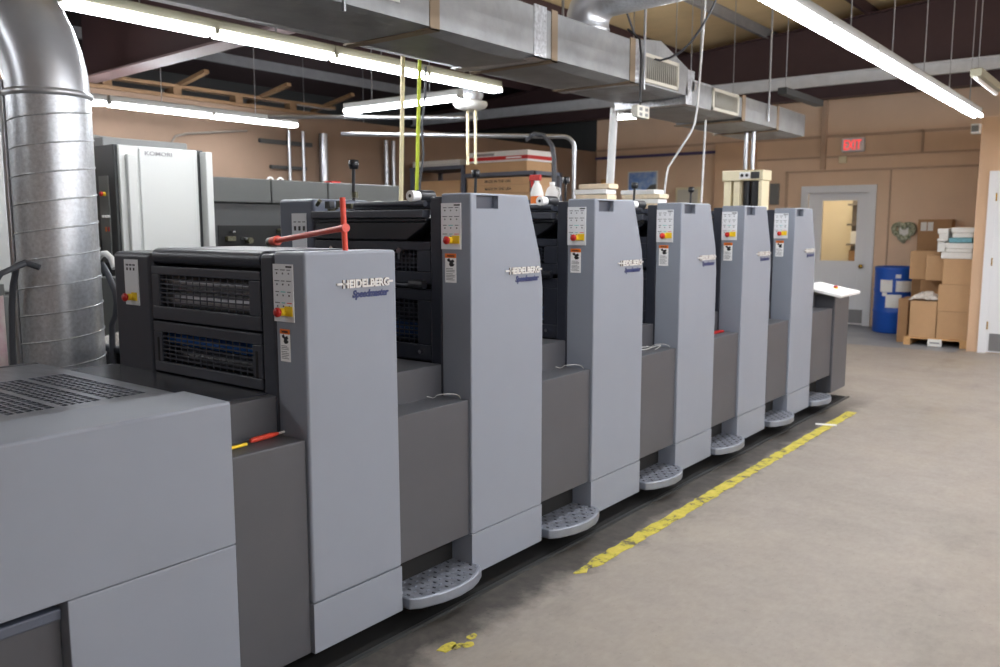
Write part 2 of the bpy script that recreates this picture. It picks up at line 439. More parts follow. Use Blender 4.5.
def printing_unit():
    y0 = 2.73
    p = thing('printing_unit', 'second tower of the press, with big slotted black guards beside it in view', 'printing press unit', (XF, y0, 0), 'printing units of the long grey press')
    t = tower(p, y0)
    bool_cut(t, (XF - .03, XF + .05, y0 + .036, y0 + .184, 1.67, 1.727))
    control_panel(p, -2.447, -2.337, y0, 1.500, 1.694)
    estop(p, -2.394, y0 - .004, 1.538)
    warning_label(p, -2.428, -2.366, y0, 1.358, 1.482)
    logo(p, y0 + .235, y0 + .508, 1.348)
    # finger grip at the top of the front
    mb = MB(); mb.box(XF - .031, XF - .027, y0 + .037, y0 + .183, 1.671, 1.726, 'slate'); mb.box(XF - .028, XF - .001, y0 + .037, y0 + .183, 1.6702, 1.6725, 'slate'); mb.build('finger_grip', p)
    walkway(p, y0 - .43, y0 - .001)
    footstep(p, y0 - .425, y0 + .03)
    B('base_plinth', p, (-3.5, -2.40, y0 - .42, y0 + .515, .0, .24), m='void')
    # far side tower
    mb = MB(); mb.prism([(y0, .1), (y0 + .5, .1), (y0 + .5, 1.5), (y0 + .38, 1.73), (y0, 1.73)], 'x', -3.55, -3.285, 'slate'); ft = mb.build('far_side_cover', p, .02, 3)
    mb = MB(); mb.box(-3.445, -3.335, y0 - .003, y0, 1.30, 1.66, 'keypad')
    for k in range(3):
        mb.box(-3.43 + .034 * k, -3.41 + .034 * k, y0 - .004, y0, 1.615, 1.62, 'key_grey'); mb.box(-3.428 + .034 * k, -3.412 + .034 * k, y0 - .004, y0, 1.575, 1.597, 'ink')
    mb.build('instruction_label', ft)
    # inside
    B('press_body', p, (-3.284, -2.516, y0 + .10, y0 + .50, .25, 1.62), m='black')
    mb = MB(); mb.box(-3.27, -2.53, y0 - .03, y0 + .02, 1.632, 1.668, 'dark'); mb.box(-3.27, -2.53, y0 - .012, y0 + .1, 1.615, 1.632, 'black'); mb.build('ink_rail', p, .006)
    mb = MB(); mb.prism([(-3.27, 1.535), (-2.66, 1.535), (-2.56, 1.59), (-2.53, 1.615), (-3.27, 1.615)], 'y', y0 - .002, y0 + .2, 'black'); mb.build('ink_fountain', p, .006)
    mg = frame_grille(p, 'upper_guard', -3.283, -2.517, 1.345, 1.53, y0 + .004, -3.2, -2.60, 1.398, 1.492, 24, 5, m='navy')
    for x in (-3.14, -2.69):
        mb = MB(); mb.cyl((x, y0 - .018, 1.49), (x, y0 + .006, 1.49), .014, 'chrome', 14); mb.box(x - .006, x + .006, y0 - .016, y0 - .006, 1.45, 1.49, 'chrome'); mb.build('latch', mg)
    mb = MB(); mb.cyl((-3.27, y0 - .005, 1.337), (-2.58, y0 - .005, 1.337), .008, 'dark', 10); mb.cyl((-2.63, y0 - .005, 1.343), (-2.545, y0 - .005, 1.343), .02, 'black', 14); mb.build('hinge_bar', p)
    lg = frame_grille(p, 'lower_guard', -3.283, -2.517, 1.005, 1.322, y0 + .004, -3.2, -2.60, 1.075, 1.272, 20, 10, m='navy')
    mb = MB(); mb.cyl((-2.575, y0 - .012, 1.045), (-2.575, y0 + .006, 1.045), .009, 'chrome', 10); mb.build('latch', lg)
    for z, mm in ((1.44, 'black'), (1.21, 'black'), (1.13, 'blue_d')):
        mb = MB(); mb.cyl((-3.27, y0 + .07, z), (-2.53, y0 + .07, z), .04, mm, 20); mb.build('roller', p)
    # top deck with slots
    mb = MB(); mb.box(-3.06, -2.53, y0 + .055, y0 + .062, 1.675, 1.699, 'slate'); mb.box(-3.05, -2.53, y0 + .06, y0 + .47, 1.672, 1.702, 'navy')
    for k in range(5): mb.box(-2.98 + .085 * k, -2.92 + .085 * k, y0 + .10, y0 + .16, 1.7015, 1.7035, 'void'); mb.box(-2.98 + .085 * k, -2.92 + .085 * k, y0 + .22, y0 + .28, 1.7015, 1.7035, 'void')
    mb.build('top_deck', p, .006)
    mb = MB(); mb.cyl((-3.0, y0 + .02, 1.695), (-2.56, y0 + .02, 1.695), .014, 'dark', 12); mb.build('ink_roller', p)
    mb = MB(); mb.cyl((-2.613, y0 - .02, 1.728), (-2.613, y0 + .03, 1.728), .024, 'white', 18); mb.cyl((-2.613, y0 - .021, 1.728), (-2.613, y0 - .017, 1.728), .008, 'ink', 10)
    mb.cyl((-2.613, y0 + .03, 1.728), (-2.613, y0 + .12, 1.728), .028, 'black', 18); mb.build('adjusting_knob', p)
    rr = random.Random(3); mb = MB()
    for k in range(22):
        x = rr.uniform(-3.27, -3.06); y = y0 + rr.uniform(.0, .3); z = rr.uniform(1.64, 1.71)
        if k % 2: mb.cyl((x, y, z), (x + rr.uniform(.02, .07), y + rr.uniform(-.02, .02), z + rr.uniform(-.01, .02)), rr.uniform(.006, .014), 'grease' if k % 3 else 'chrome', 8)
        else: mb.box(x, x + rr.uniform(.02, .05), y, y + .03, z - .02, z + rr.uniform(0, .02), 'grease' if k % 4 else 'black')
    mb.box(-3.283, -3.05, y0 + .05, y0 + .45, 1.6, 1.65, 'grease'); mb.build('linkage', p)
    mb = MB(); mb.cyl((-3.305, y0 + .28, 1.66), (-3.295, y0 + .28, 1.90), .009, 'black', 10); mb.lathe([(0, -.02), (.022, -.02), (.027, 0), (.025, .025), (0, .028)], (-3.295, y0 + .28, 1.905), 'black', 10)
    mb.cyl((-3.29, y0 + .28, 1.74), (-3.29, y0 + .28, 1.77), .018, 'grease', 10); mb.build('agitator_lever', p)
    return p

unit = printing_unit()
unit_labels = ['third tower of the press, between the slotted guards and the tower under the paper stacks',
               'fourth tower of the press, with white twine loops on the ledge before it',
               'fifth tower of the press, with a red tool on the ledge before it',
               'last and smallest looking tower of the press, next to the white console top']
UY = [2.73, 3.705, 4.680, 5.640, 6.640]
for i, y in enumerate(UY[1:]):
    u = copy_tree(unit); u.location.y = y; u['label'] = unit_labels[i]

# ---- coating unit (low front tower)
def coating_unit():
    y0 = 1.855
    p = thing('coating_unit', 'low front tower of the press with a red wrench lying on its top', 'printing press unit', (XF, y0, 0))
    mb = MB(); mb.prism([(y0, .265), (2.299, .265), (2.29, 1.51), (y0, 1.51)], 'x', -2.45, XF, 'paint'); mb.build('side_cover', p, .012, 4)
    B('kick_cover', p, (-2.45, XF, y0, 2.298, .08, .2642), m='paint', bevel=.0015)
    B('inner_frame', p, (-2.53, -2.4505, y0, 2.285, .24, 1.50), m='dark', bevel=.014, segs=3)
    control_panel(p, -2.45, -2.343, y0, 1.268, 1.468)
    estop(p, -2.398, y0 - .004, 1.303)
    warning_label(p, -2.424, -2.371, y0, 1.128, 1.242)
    logo(p, 1.994, 2.268, 1.342)
    mb = MB(); mb.box(-3.24, -2.535, y0 + .03, 2.28, 1.45, 1.510, 'dark'); mb.cyl((-3.24, y0 + .032, 1.478), (-2.535, y0 + .032, 1.478), .031, 'dark', 24); mb.build('top_cover', p)
    ug = frame_grille(p, 'upper_guard', -3.25, -2.536, 1.222, 1.438, y0, -3.195, -2.60, 1.276, 1.404, 13, 7)
    lg = frame_grille(p, 'lower_guard', -3.25, -2.536, 1.008, 1.214, y0 - .002, -3.19, -2.588, 1.05, 1.172, 14, 7)
    for x in (-3.215, -2.562): B('grip_slot', lg, (x - .008, x + .008, y0 - .0035, y0 + .002, 1.05, 1.15), m='void', bevel=.003)
    B('press_body', p, (-3.24, -2.536, y0 + .13, 2.27, .25, 1.44), m='black')
    for y, z, r, mm in ((.07, 1.37, .03, 'roller'), (.075, 1.30, .035, 'roller'), (.075, 1.145, .035, 'blue_roller'), (.08, 1.07, .04, 'black')):
        mb = MB(); mb.cyl((-3.22, y0 + y, z), (-2.56, y0 + y, z), r, mm, 24); mb.build('roller', p)
    mb = MB(); mb.box(-3.555, -3.255, y0, 2.29, .1, 1.492, 'dark'); ft = mb.build('far_side_cover', p, .025, 4)
    control_panel(ft, -3.452, -3.347, y0, 1.27, 1.46, keys=False)
    estop(ft, -3.41, y0 - .004, 1.303)
    mb = MB(); mb.prism([(-2.302, .08), (-2.302, .862), (-2.455, .862), (-2.455, 1.0), (-3.6, 1.0), (-3.6, .08)], 'y', 1.556, y0 - .001, 'paint_d'); mb.build('walkway_cover', p, .006, 3)
    B('deck_plate', p, (-3.56, -2.50, 1.58, y0 - .004, 1.0, 1.0035), m='deck_s')
    B('base_plinth', p, (-3.5, -2.42, 1.6, 2.31, 0, .24), m='void')
    return p
coating_unit()

# ---- delivery
def delivery():
    p = thing('delivery_unit', 'wide low delivery end of the press with grilled steel top nearest the camera', 'printing press delivery', (XF, 0, 0))
    ye = 1.548; ys = -1.6
    mb = MB(); mb.prism([(XF, .585), (XF, 1.044), (XF - .006, 1.05), (-2.545, 1.053), (-2.545, .585)], 'y', ys, ye, 'paint'); mb.build('upper_side_cover', p, .003, 3)
    B('lower_side_cover', p, (-2.5, XF, 1.013, ye, .06, .5825), m='paint', bevel=.004)
    B('pull_flap', p, (-2.42, XF - .045, ys, 1.011, .06, .525), m='paint_d', bevel=.004)
    B('pull_flap_lip', p, (-2.45, XF - .03, ys, 1.009, .525, .558), m='slate', bevel=.006)
    patches = [(-3.26, -2.69, 1.36, 1.49), (-3.235, -2.69, 1.205, 1.325), (-3.2, -2.69, 1.05, 1.185), (-3.2, -2.69, .88, 1.03)]
    mb = MB(); ycuts = []
    y = ys; xs0, xs1 = -3.27, -2.68
    mb.box(-3.62, -3.27, ys, ye, 1.02, 1.04, 'steel_d'); mb.box(-2.68, -2.546, ys, ye, 1.02, 1.04, 'steel_d')
    edges = [ys, .88, 1.03, 1.05, 1.19, 1.215, 1.335, 1.36, 1.49, ye]
    for a, b in zip(edges[::2], edges[1::2]): mb.box(-3.27, -2.68, a, b, 1.02, 1.04, 'steel_d')
    top = mb.build('top_plate', p)
    for a, b in zip(edges[1::2], edges[2::2]):
        mb = MB(); nx = 15; ny = 5
        for i in range(1, nx):
            x = xs0 + (xs1 - xs0) * i / nx; mb.box(x - .004, x + .004, a, b, 1.026, 1.0385, 'steel_d')
        for j in range(1, ny):
            yy = a + (b - a) * j / ny; mb.box(xs0, xs1, yy - .004, yy + .004, 1.026, 1.039, 'steel_d')
        mb.build('air_grille', top)
    B('inner_case', p, (-3.6, -2.56, ys, ye - .01, .06, .995), m='void')
    B('back_rim', p, (-3.63, -3.60, ys, ye, .06, 1.043), m='paint_d', bevel=.006)
    return p
delivery()

# ---- feeder end with console
def feeder():
    p = thing('feeder_unit', 'grey feeder end block of the press under a white console top', 'printing press feeder', (XF, 7.8, 0))
    mb = MB(); mb.prism([(-2.301, .265), (-2.301, .87), (-2.455, .87), (-2.455, 1.0), (-3.28, 1.0), (-3.28, .25)], 'y', 7.17, 7.76, 'paint_d'); mb.build('walkway_cover', p, .006)
    B('end_block', p, (-3.5, -2.285, 7.77, 8.2, .1, .985), m='paint_d', bevel=.01)
    B('base_plinth', p, (-3.5, -2.42, 7.16, 8.1, 0, .25), m='void')
    footstep(p, 7.17, 7.60)
    mb = MB(); mb.M = Matrix.Translation((-2.40, 7.98, 1.015)) @ Matrix.Rotation(math.radians(11), 4, 'Y')
    mb.box(-.19, .19, -.3, .3, -.012, .018, 'white'); c = mb.build('console_top', p, .01, 3); c['label'] = 'white sloping console top'
    mb = MB(); mb.lathe([(.011, 0), (.018, .002), (.018, .02), (.015, .026), (0, .028)], (-2.37, 8.05, 1.027), 'red', 16); mb.lathe([(.02, -.005), (.02, .008)], (-2.37, 8.05, 1.027), 'yellow', 16); mb.build('stop_button', p)
    B('feeder_body', p, (-3.4, -2.65, 7.4, 8.15, 1.0, 1.02), m='dark')
    return p
feeder()

# ---- tools and twine on the press
p = thing('tee_handle_wrench', 'red T-handle wrench lying across the top of the low front tower', 'wrench', (-2.356, 2.1, 1.5))
MB().cyl((-2.362, 2.1, 1.70), (-2.352, 2.1, 1.499), .0105, 'red_w', 14).build('handle_bar', p)
mb = MB(); e0 = Vector((-2.356, 2.1, 1.591)); e1 = Vector((-3.12, 2.345, 1.528)); d = (e1 - e0)
mb.cyl(e0, e1 - d * .06, .0115, 'red_w', 14); mb.build('shaft', p)
mb = MB(); mb.cyl(e0 + d * .94, e0 + d * 1.0, .019, 'grease', 16); mb.cyl(e0 + d * .87, e0 + d * .95, .021, 'red_w', 16, .019); mb.build('socket', p)
mb = MB(); mb.cyl(e0 - d * .02, e0 + d * .02, .0155, 'red_w', 16); mb.build('hub', p)

p = thing('screwdriver', 'red handled screwdriver on the ledge below the barred guards', 'screwdriver', (-2.41, 1.74, .856))
mb = MB(); a = Vector((-2.40, 1.63, .873)); b = Vector((-2.425, 1.89, .873)); d = b - a
mb.tube([a + d * .28, a + d * .36, a + d * .62, a + d * .72, a + d * .76], .009, 'red_w', 10, rs=[.007, .0095, .0095, .007, .005]); mb.build('handle', p)
MB().cyl(a + d * .76, a + d * 1.0, .0045, 'letter', 8).build('blade', p)
p = thing('ink_knife', 'yellow and black knife beside the red screwdriver', 'knife', (-2.385, 1.66, .856))
a = Vector((-2.385, 1.59, .87)); b = Vector((-2.39, 1.675, .87)); d = b - a
MB().cyl(a + d * .08, b, .006, 'yellow', 8).build('handle', p); MB().cyl(a, a + d * .1, .0065, 'ink', 8).build('cap', p)
one(MB().box(-2.425, -2.385, 5.40, 5.60, .863, .877, 'red'), 'hand_tool', 'small red tool on the ledge before the fifth tower', 'tool', bevel=.006)
for y, nm in ((2.73, 'thin pale twine end curled on the ledge before the second tower'), (3.705, 'thin pale twine end curled on the ledge before the third tower'), (4.68, 'thicker loose twine curled on the ledge before the fourth tower')):
    pts = [(-2.33 - .11 * t, y - .02 - .10 * t + .02 * math.sin(9 * t), .866 + .022 * abs(math.sin(3.6 * t))) for t in [i / 18 for i in range(19)]]
    mb = MB(); mb.tube(pts, .0014, 'paper', 6)
    if y > 4: mb.tube([(-2.36 - .08 * t, y - .15 + .1 * math.sin(7 * t), .866 + .012 * abs(math.sin(6 * t))) for t in [i / 18 for i in range(19)]], .002, 'paper', 6)
    one(mb, 'twine', nm, 'twine')

# ------------------------------------------------------------------ shell
struct(MB().box(-13, 12.6, -9, 16.4, -.1, 0, 'floor').build('floor'))
def ceil_z(x): return 4.75 + .085 * (x + 5)
def slab(x0, x1, m, nm):
    mb = MB(); mb.prism([(x0, ceil_z(x0)), (x1, ceil_z(x1)), (x1, ceil_z(x1) + .1), (x0, ceil_z(x0) + .1)], 'y', -9, 16.4, m); struct(mb.build(nm))
slab(-13, -8.7, 'deck', 'ceiling_left'); slab(-8.7, 12.6, 'insul', 'ceiling')
YB = 14.3
# back wall with a doorway
mb = MB()
mb.box(-8.8, -4.76, YB, YB + .15, 0, 6, 'tan'); mb.box(-3.76, 12.6, YB, YB + .15, 0, 6.4, 'tan'); mb.box(-4.76, -3.76, YB, YB + .15, 2.12, 6, 'tan')
struct(mb.build('wall_back')); struct(MB().box(-13, -8.8, YB, YB + .15, 0, 6, 'kom_dark').build('wall_back_bay'))
struct(MB().box(12.5, 12.6, -9, YB, 0, 6.4, 'tan').build('wall_right')); struct(MB().box(-13, 12.6, -9.1, -9, 0, 6.4, 'tan').build('wall_front')); struct(MB().box(-13.1, -13, -9, 16.4, 0, 5, 'kom_dark').build('wall_outer'))
struct(MB().box(-8.92, -8.8, -9, YB, 0, 3.0, 'brown_wall').build('wall_left'))
struct(MB().box(-1.93, 12.5, 12.2, 12.35, 0, 2.93, 'tan_l').box(-1.93, -1.8, 12.35, YB, 0, 2.93, 'tan_l').build('wall_partition'))
struct(MB().box(-6.3, -5.62, YB - .16, YB, 0, 3.0, 'tan_l').build('wall_pier'))
# timber ladder plate on the left wall
mb = MB(); mb.box(-8.95, -8.76, -6, 7.75, 3.0, 3.04, 'wood_d'); mb.box(-8.93, -8.80, -6, 7.75, 3.12, 3.155, 'wood_d')
for k in range(16): mb.box(-8.92, -8.80, -5 + k * .8, -4.9 + k * .8, 3.04, 3.12, 'wood_d')
struct(mb.build('trim_1'))
for k, y in enumerate((4.75, 5.5, 6.6, 7.6)):
    mb = MB(); mb.M = Matrix.Translation((-8.7, y, 3.16)) @ Matrix.Rotation(-.18, 4, 'Y'); mb.box(-.4, .4, -.03, .03, 0, .04, 'wood_d'); o = struct(mb.build('trim_%d' % (k + 2)))
# board strips on the tan back wall
mb = MB()
mb.box(-8.8, 6, YB - .03, YB, 3.0, 3.04, 'wall_conduit'); mb.box(-5.6, -1.93, YB - .03, YB, 2.68, 2.71, 'wall_conduit'); mb.box(-5.1, -1.93, YB - .03, YB, 2.46, 2.49, 'wall_conduit'); mb.box(-5.1, -5.06, YB - .03, YB, 1.2, 2.49, 'wall_conduit')
mb.box(-4.54, -4.46, YB - .05, YB, 2.5, 3.9, 'wall_conduit'); mb.box(-3.47, -3.45, YB - .02, YB, 0, 2.47, 'wall_conduit'); mb.box(-3.05, -3.02, YB - .03, YB, 2.71, 3.04, 'wall_conduit')
struct(mb.build('trim_6'))
struct(MB().box(-8.8, -6.3, YB - .05, YB - .01, 2.85, 2.9, 'purple').build('trim_7'))

# rigid frame girders across the room
for k, y in ((0, -.2), (1, 4.4), (3, 13.75)):
    g = thing('roof_girder', ['deep maroon roof girder above the delivery end', 'deep maroon roof girder running behind the spiral pipe', 'maroon roof girder above the middle of the press', 'big dark maroon roof girder above the back wall'][k], 'girder', (-3, y, 3.1), 'maroon roof girders')
    zb = 3.06 if k < 3 else 3.56
    x0 = -8.75 if k < 3 else -12.95
    mb = MB()
    top0, top1 = ceil_z(x0) - .16, ceil_z(12.3) - .16
    mb.prism([(x0, zb), (12.3, zb + .5 if k < 3 else 3.56), (12.3, top1), (x0, top0)], 'y', y - .012, y + .012, 'maroon'); mb.build('web', g)
    mb = MB(); z1 = zb + .5 if k < 3 else 3.56
    mb.prism([(x0, zb - .02), (12.3, z1 - .02), (12.3, z1), (x0, zb)], 'y', y - .11, y + .11, 'maroon_l' if k < 3 else 'maroon'); mb.build('bottom_flange', g)
    mb = MB(); mb.prism([(x0, top0), (12.3, top1), (12.3, top1 + .02), (x0, top0 + .02)], 'y', y - .1, y + .1, 'maroon'); mb.build('top_flange', g)
for k in range(9):
    x = -11.5 + k * 1.55
    z = ceil_z(x)
    o = MB().box(x - .03, x + .03, -6, YB, z - .16, z - .01, 'maroon' if k % 2 else 'purlin'); one(o, 'purlin', 'steel purlin running lengthwise under the sloping ceiling', 'purlin', 'roof purlins')
p = thing('strut_channel', 'long grey steel channel hung below the back girder', 'channel', (-3, 13.6, 3.8))
mb = MB(); mb.box(-12.9, 12.3, 13.5, 13.52, 3.72, 3.86, 'strut'); mb.box(-12.9, 12.3, 13.44, 13.52, 3.70, 3.72, 'strut'); mb.box(-12.9, 12.3, 13.44, 13.52, 3.86, 3.88, 'strut'); mb.build('web', p)

# ---- doors
def door1():
    d = thing('door_1', 'white panelled door with a tall glass pane, in the back wall', 'door', (-4.26, YB, 0)); d['kind'] = 'structure'
    mb = MB(); y = YB - .03
    for b in ((-4.83, -4.72, y, YB + .02, 0, 2.12), (-3.77, -3.655, y, YB + .02, 0, 2.12), (-4.83, -3.655, y, YB + .02, 2.12, 2.24)): mb.box(*b, 'door_w')
    mb.build('door_frame', d)
    mb = MB(); y0, y1 = YB + .04, YB + .085
    x0, x1 = -4.72, -3.77; wx0, wx1, wz0, wz1 = -4.5, -3.95, 1.03, 2.0
    for b in ((x0, x1, y0, y1, .01, wz0), (x0, x1, y0, y1, wz1, 2.12), (x0, wx0, y0, y1, wz0, wz1), (wx1, x1, y0, y1, wz0, wz1)): mb.box(*b, 'door_w')
    for a, b in ((-4.6, -4.3), (-4.2, -3.9)):
        for q in ((a, b, .84, .85), (a, b, .3, .31), (a, a + .01, .3, .85), (b - .01, b, .3, .85)): mb.box(q[0], q[1], y0 - .008, y0, q[2], q[3], 'door_w')
    lf = mb.build('door_leaf', d)
    B('pane', lf, (wx0, wx1, y0 + .015, y0 + .02, wz0, wz1), m='glass')
    B('kick_plate', lf, (-4.7, -3.79, y0 - .006, y0, .03, .25), m='kick')
    mb = MB(); mb.lathe([(.02, 0), (.02, -.03), (.034, -.04), (.034, -.06), (.02, -.072), (0, -.075)], (-3.84, y0, .95), 'brass', 18, 'y'); mb.build('door_knob', lf)
door1()
# small bright room seen through the glass
struct(MB().box(-5.3, -3.0, 16.2, 16.3, 0, 2.6, 'room_cream').box(-5.3, -5.2, YB + .15, 16.3, 0, 2.6, 'room_cream').box(-3.1, -3.0, YB + .15, 16.3, 0, 2.6, 'room_cream').box(-5.3, -3.0, YB + .15, 16.3, 2.6, 2.7, 'room_cream').build('wall_side_room'))
p = thing('storage_rack', 'dark rack of small boxes seen through the door glass', 'rack', (-4.55, 15.9, 0))
mb = MB(); mb.box(-4.5, -3.15, 16.05, 16.1, 0, 2.3, 'rack_g')
for z in (.9, 1.25, 1.6, 1.95): mb.box(-4.5, -3.15, 15.75, 16.1, z, z + .03, 'rack_g')
mb.build('frame', p)
one(MB().box(-4.46, -4.3, 15.8, 16.0, .93, 1.16, 'card_d'), 'storage_box', 'small brown box on the rack seen through the door glass', 'box')
one(MB().box(-4.44, -4.25, 15.8, 16.0, 1.28, 1.5, 'paper'), 'storage_box', 'pale box higher on the rack seen through the door glass', 'box')
lp = thing('ceiling_lamp', 'ceiling lamp of the small room behind the glazed door', 'lamp', (-4.7, 15.2, 2.55))
B('lamp_diffuser', lp, (-5.0, -4.0, 15.0, 15.3, 2.54, 2.58), m=emit('side room lamp', (255, 246, 226), 14))
B('lamp_frame', lp, (-5.03, -3.97, 14.97, 15.33, 2.575, 2.6), m='fixture')

d = thing('door_2', 'white door at the edge of the light tan partition', 'door', (-1.3, 12.2, 0)); d['kind'] = 'structure'
mb = MB()
for b in ((-1.80, -1.71, 12.165, 12.2, 0, 2.17), (-.81, -.72, 12.165, 12.2, 0, 2.17), (-1.80, -.72, 12.165, 12.2, 2.17, 2.27)): mb.box(*b, 'door_w')
mb.build('door_frame', d)
lf = B('door_leaf', d, (-1.71, -.81, 12.18, 12.2, .01, 2.17), m='door_w')
B('kick_plate', lf, (-1.68, -.84, 12.174, 12.18, .03, .25), m='kick')
for z in (.3, 1.1, 1.9): MB().cyl((-1.71, 12.17, z), (-1.71, 12.17, z + .1), .009, 'brass', 8).build('hinge', lf)

# ---- floor marking
mb = MB(); rr = random.Random(21); ys = [3.18 + i * .045 for i in range(int(4.45 / .045))]
L_ = [(-2.073 + rr.uniform(-.007, .007) + max(0, 3.5 - y) * rr.uniform(0, .12), y) for y in ys]; R_ = [(-1.998 + rr.uniform(-.008, .008) - max(0, 3.5 - y) * rr.uniform(0, .12), y) for y in ys]
mb.prism(L_ + R_[::-1], 'z', 0, .003, 'strip'); struct(mb.build('floor_marking'))
mb = MB()
for (x, y, w) in ((-2.05, 2.3, .05), (-2.0, 2.36, .035), (-2.03, 2.42, .03), (-2.02, 2.33, .03)):
    n = 9; mb.prism([(x + w * .6 * (.7 + .5 * random.random()) * math.cos(2 * PI * i / n), y + w * (.7 + .5 * random.random()) * math.sin(2 * PI * i / n)) for i in range(n)], 'z', 0, .0025, 'strip')
struct(mb.build('floor_marking.001'))
mb = MB(); mb.M = Matrix.Translation((-2.06, 6.92, .003)) @ Matrix.Rotation(.35, 4, 'Z') @ Matrix.Rotation(.0, 4, 'Z'); mb.box(-.08, .08, -.025, .025, 0, .003, 'paper'); one(mb, 'paper_strip', 'white tape strip lying across the far yellow floor line', 'tape')
struct(MB().box(-2.258, -2.24, -1.6, 8.2, 0, .012, 'kom_dark').build('trim_8')); struct(MB().box(-2.43, -2.259, -1.6, 8.2, .0, .006, 'void').build('trim_9'))  # rail, then a flat black sheet standing for shadow under the press base

# ------------------------------------------------------------------ light fixtures
TUBE = 1
def fixture(name, label, c, axis, n=1, zt=2.8, group='fluorescent strip lights', wires=True, m='fixture', lit=True, ceiling=None):
    """2.44 m strip light: housing + four tubes (two in line, two abreast); c = start point, runs +axis"""
    x, y = c
    p = thing(name, label, 'strip light', (x, y, zt), group)
    L = 2.44 * n if n >= 1 else n * 2.44
    def bx(a0, a1, b0, b1, z0, z1): return (b0, b1, a0, a1, z0, z1) if axis == 'y' else (a0, a1, b0, b1, z0, z1)
    o = y if axis == 'y' else x; q = x if axis == 'y' else y
    mb = MB(); mb.box(*bx(o, o + L, q - .04, q + .04, zt + .025, zt + .085), m); mb.build('housing', p, .006)
    nt = max(1, round(L / 1.22)); l1 = L / nt
    for k in range(nt):
        for s in (-.034, .034):
            a, b = o + l1 * k + .02, o + l1 * (k + 1) - .02
            p0, p1 = ((q + s, a, zt), (q + s, b, zt)) if axis == 'y' else ((a, q + s, zt), (b, q + s, zt))
            mb = MB(); mb.tube([p0, p1], .02, 'tube', 6, cap=False); mb.build('tube', p)
        mb = MB(); mb.box(*bx(o + l1 * k, o + l1 * k + .018, q - .05, q + .05, zt - .004, zt + .03), m); mb.build('lamp_holder', p); mb = MB(); mb.box(*bx(o + l1 * (k + 1) - .018, o + l1 * (k + 1), q - .05, q + .05, zt - .004, zt + .03), m); mb.build('lamp_holder', p)
    if wires:
        for a in (.25 * L, .75 * L):
            xx, yy = (q, o + a) if axis == 'y' else (o + a, q)
            MB().cyl((xx, yy, zt + .085), (xx, yy, ceil_z(xx) - .02), .005, 'conduit', 6).build('hanger', p)
    return p
ends = 10.75
rl = ['strip light of the aisle row, hanging closest to the exit sign', 'second strip light of the aisle row counted from the exit sign end', 'third strip light of the aisle row counted from the exit sign end']
for k in range(4):
    fixture('strip_light', rl[k] if k < 3 else 'strip light in the aisle row beyond the picture', (-1.76, 10.85 - 2.14 * (k + 1) - .004 * k), 'y', n=2.136 / 2.44, group='aisle row strip lights')
for k in (0, 1, 3):
    fixture('strip_light', ['strip light below the big square duct, ending above the white bowl lamp', 'strip light below the big square duct, next to the spiral pipe elbow', 'strip light over the delivery beyond the picture', 'strip light over the delivery beyond the picture'][k], (-4.85, 6.2 - 1.95 * (k + 1) - .004 * k), 'y', n=1.946 / 2.44, group='strip lights below the duct', m='fixture_y')
fixture('strip_light', 'strip light near the brown left wall, over the white machine', (-8.0, 4.22), 'y', n=.91, zt=2.735, group='strip lights by the left wall'); fixture('strip_light', 'strip light by the left wall hidden behind the spiral pipe', (-8.0, 1.98), 'y', n=.91, zt=2.735, group='strip lights by the left wall')
fixture('strip_light', 'crosswise strip light hanging beside the white bowl lamp', (-7.0, 6.3), 'x', n=.66)
fixture('strip_light', 'short crosswise strip light behind the white pole and grey junction box', (-5.05, 8.53), 'x', n=.42)
fixture('strip_light', 'added strip light behind the duct, brightening the back wall', (-4.5, 8.75), 'y')  # added lamp, out of sight behind the duct, to brighten the back wall
for x in (1.4, 4.5, 7.6, 10.7):
    for y in (-.9, 1.6, 4.1, 6.6, 9.1): fixture('strip_light', 'strip light in the rows over the open floor beyond the picture', (x, y), 'y', group='rows over the open floor')
fixture('strip_light', 'strip light in the rows over the open floor beyond the picture', (-7.5, -1), 'y', group='rows over the open floor')
fixture('strip_light', 'strip light in the rows over the back corner beyond the picture', (-10.5, 8), 'y', group='rows over the open floor')
for nm, x, y in (('unlit cream strip light hanging beyond the aisle row, above the partition', -1.5, 9.0), ('unlit dark strip light hanging beyond the end of the duct', -3.29, 9.0)):
    p = thing('unlit_strip_light', nm, 'strip light', (x, y, 2.97))
    mb = MB(); mb.box(x - .05, x + .05, y, y + 1.2, 2.96, 3.03, 'fixture_y' if x > -2 else 'kom_dark'); mb.build('housing', p, .006)
    MB().cyl((x, y + .1, 3.03), (x, y + .1, ceil_z(x) - .02), .005, 'conduit', 6).build('hanger', p)
    if x > -2: MB().cyl((x, y + .02, 2.94), (x, y + 1.18, 2.94), .018, 'white', 8).build('tube', p)

# ------------------------------------------------------------------ big square duct
p = thing('ceiling_duct', 'big square foil wrapped air duct running above the press', 'air duct', (-3.7, 4, 2.7))
xa, xb = -4.08, -3.36
def sect(y0, y1, z0, z1, z1b=None, m='foil', x1=xb):
    mb = MB(); z1b = z1b or z1; ys = [y0 + (y1 - y0) * i / 8 for i in range(9)]
    vs = []; fs = []
    for i, y in enumerate(ys):
        zt = z1 + (z1b - z1) * i / 8; sag = .012 * math.sin(PI * i / 8)
        ring = [(xa, z0 + .01), (xa + .12, z0 - sag), (x1 - .12, z0 - sag * 1.5), (x1, z0 + .01), (x1 + sag * .6, (z0 + zt) / 2), (x1, zt - .015), (x1 - .1, zt + sag), (xa, zt)]
        vs += [(a, y, b) for a, b in ring]
    n = 8
    for i in range(8):
        for k in range(n): fs.append((i * n + k, i * n + (k + 1) % n, (i + 1) * n + (k + 1) % n, (i + 1) * n + k))
    fs += [tuple(range(n)), tuple(range(8 * n, 9 * n))]
    mb.add(vs, fs, m); return mb.build('duct_section', p)
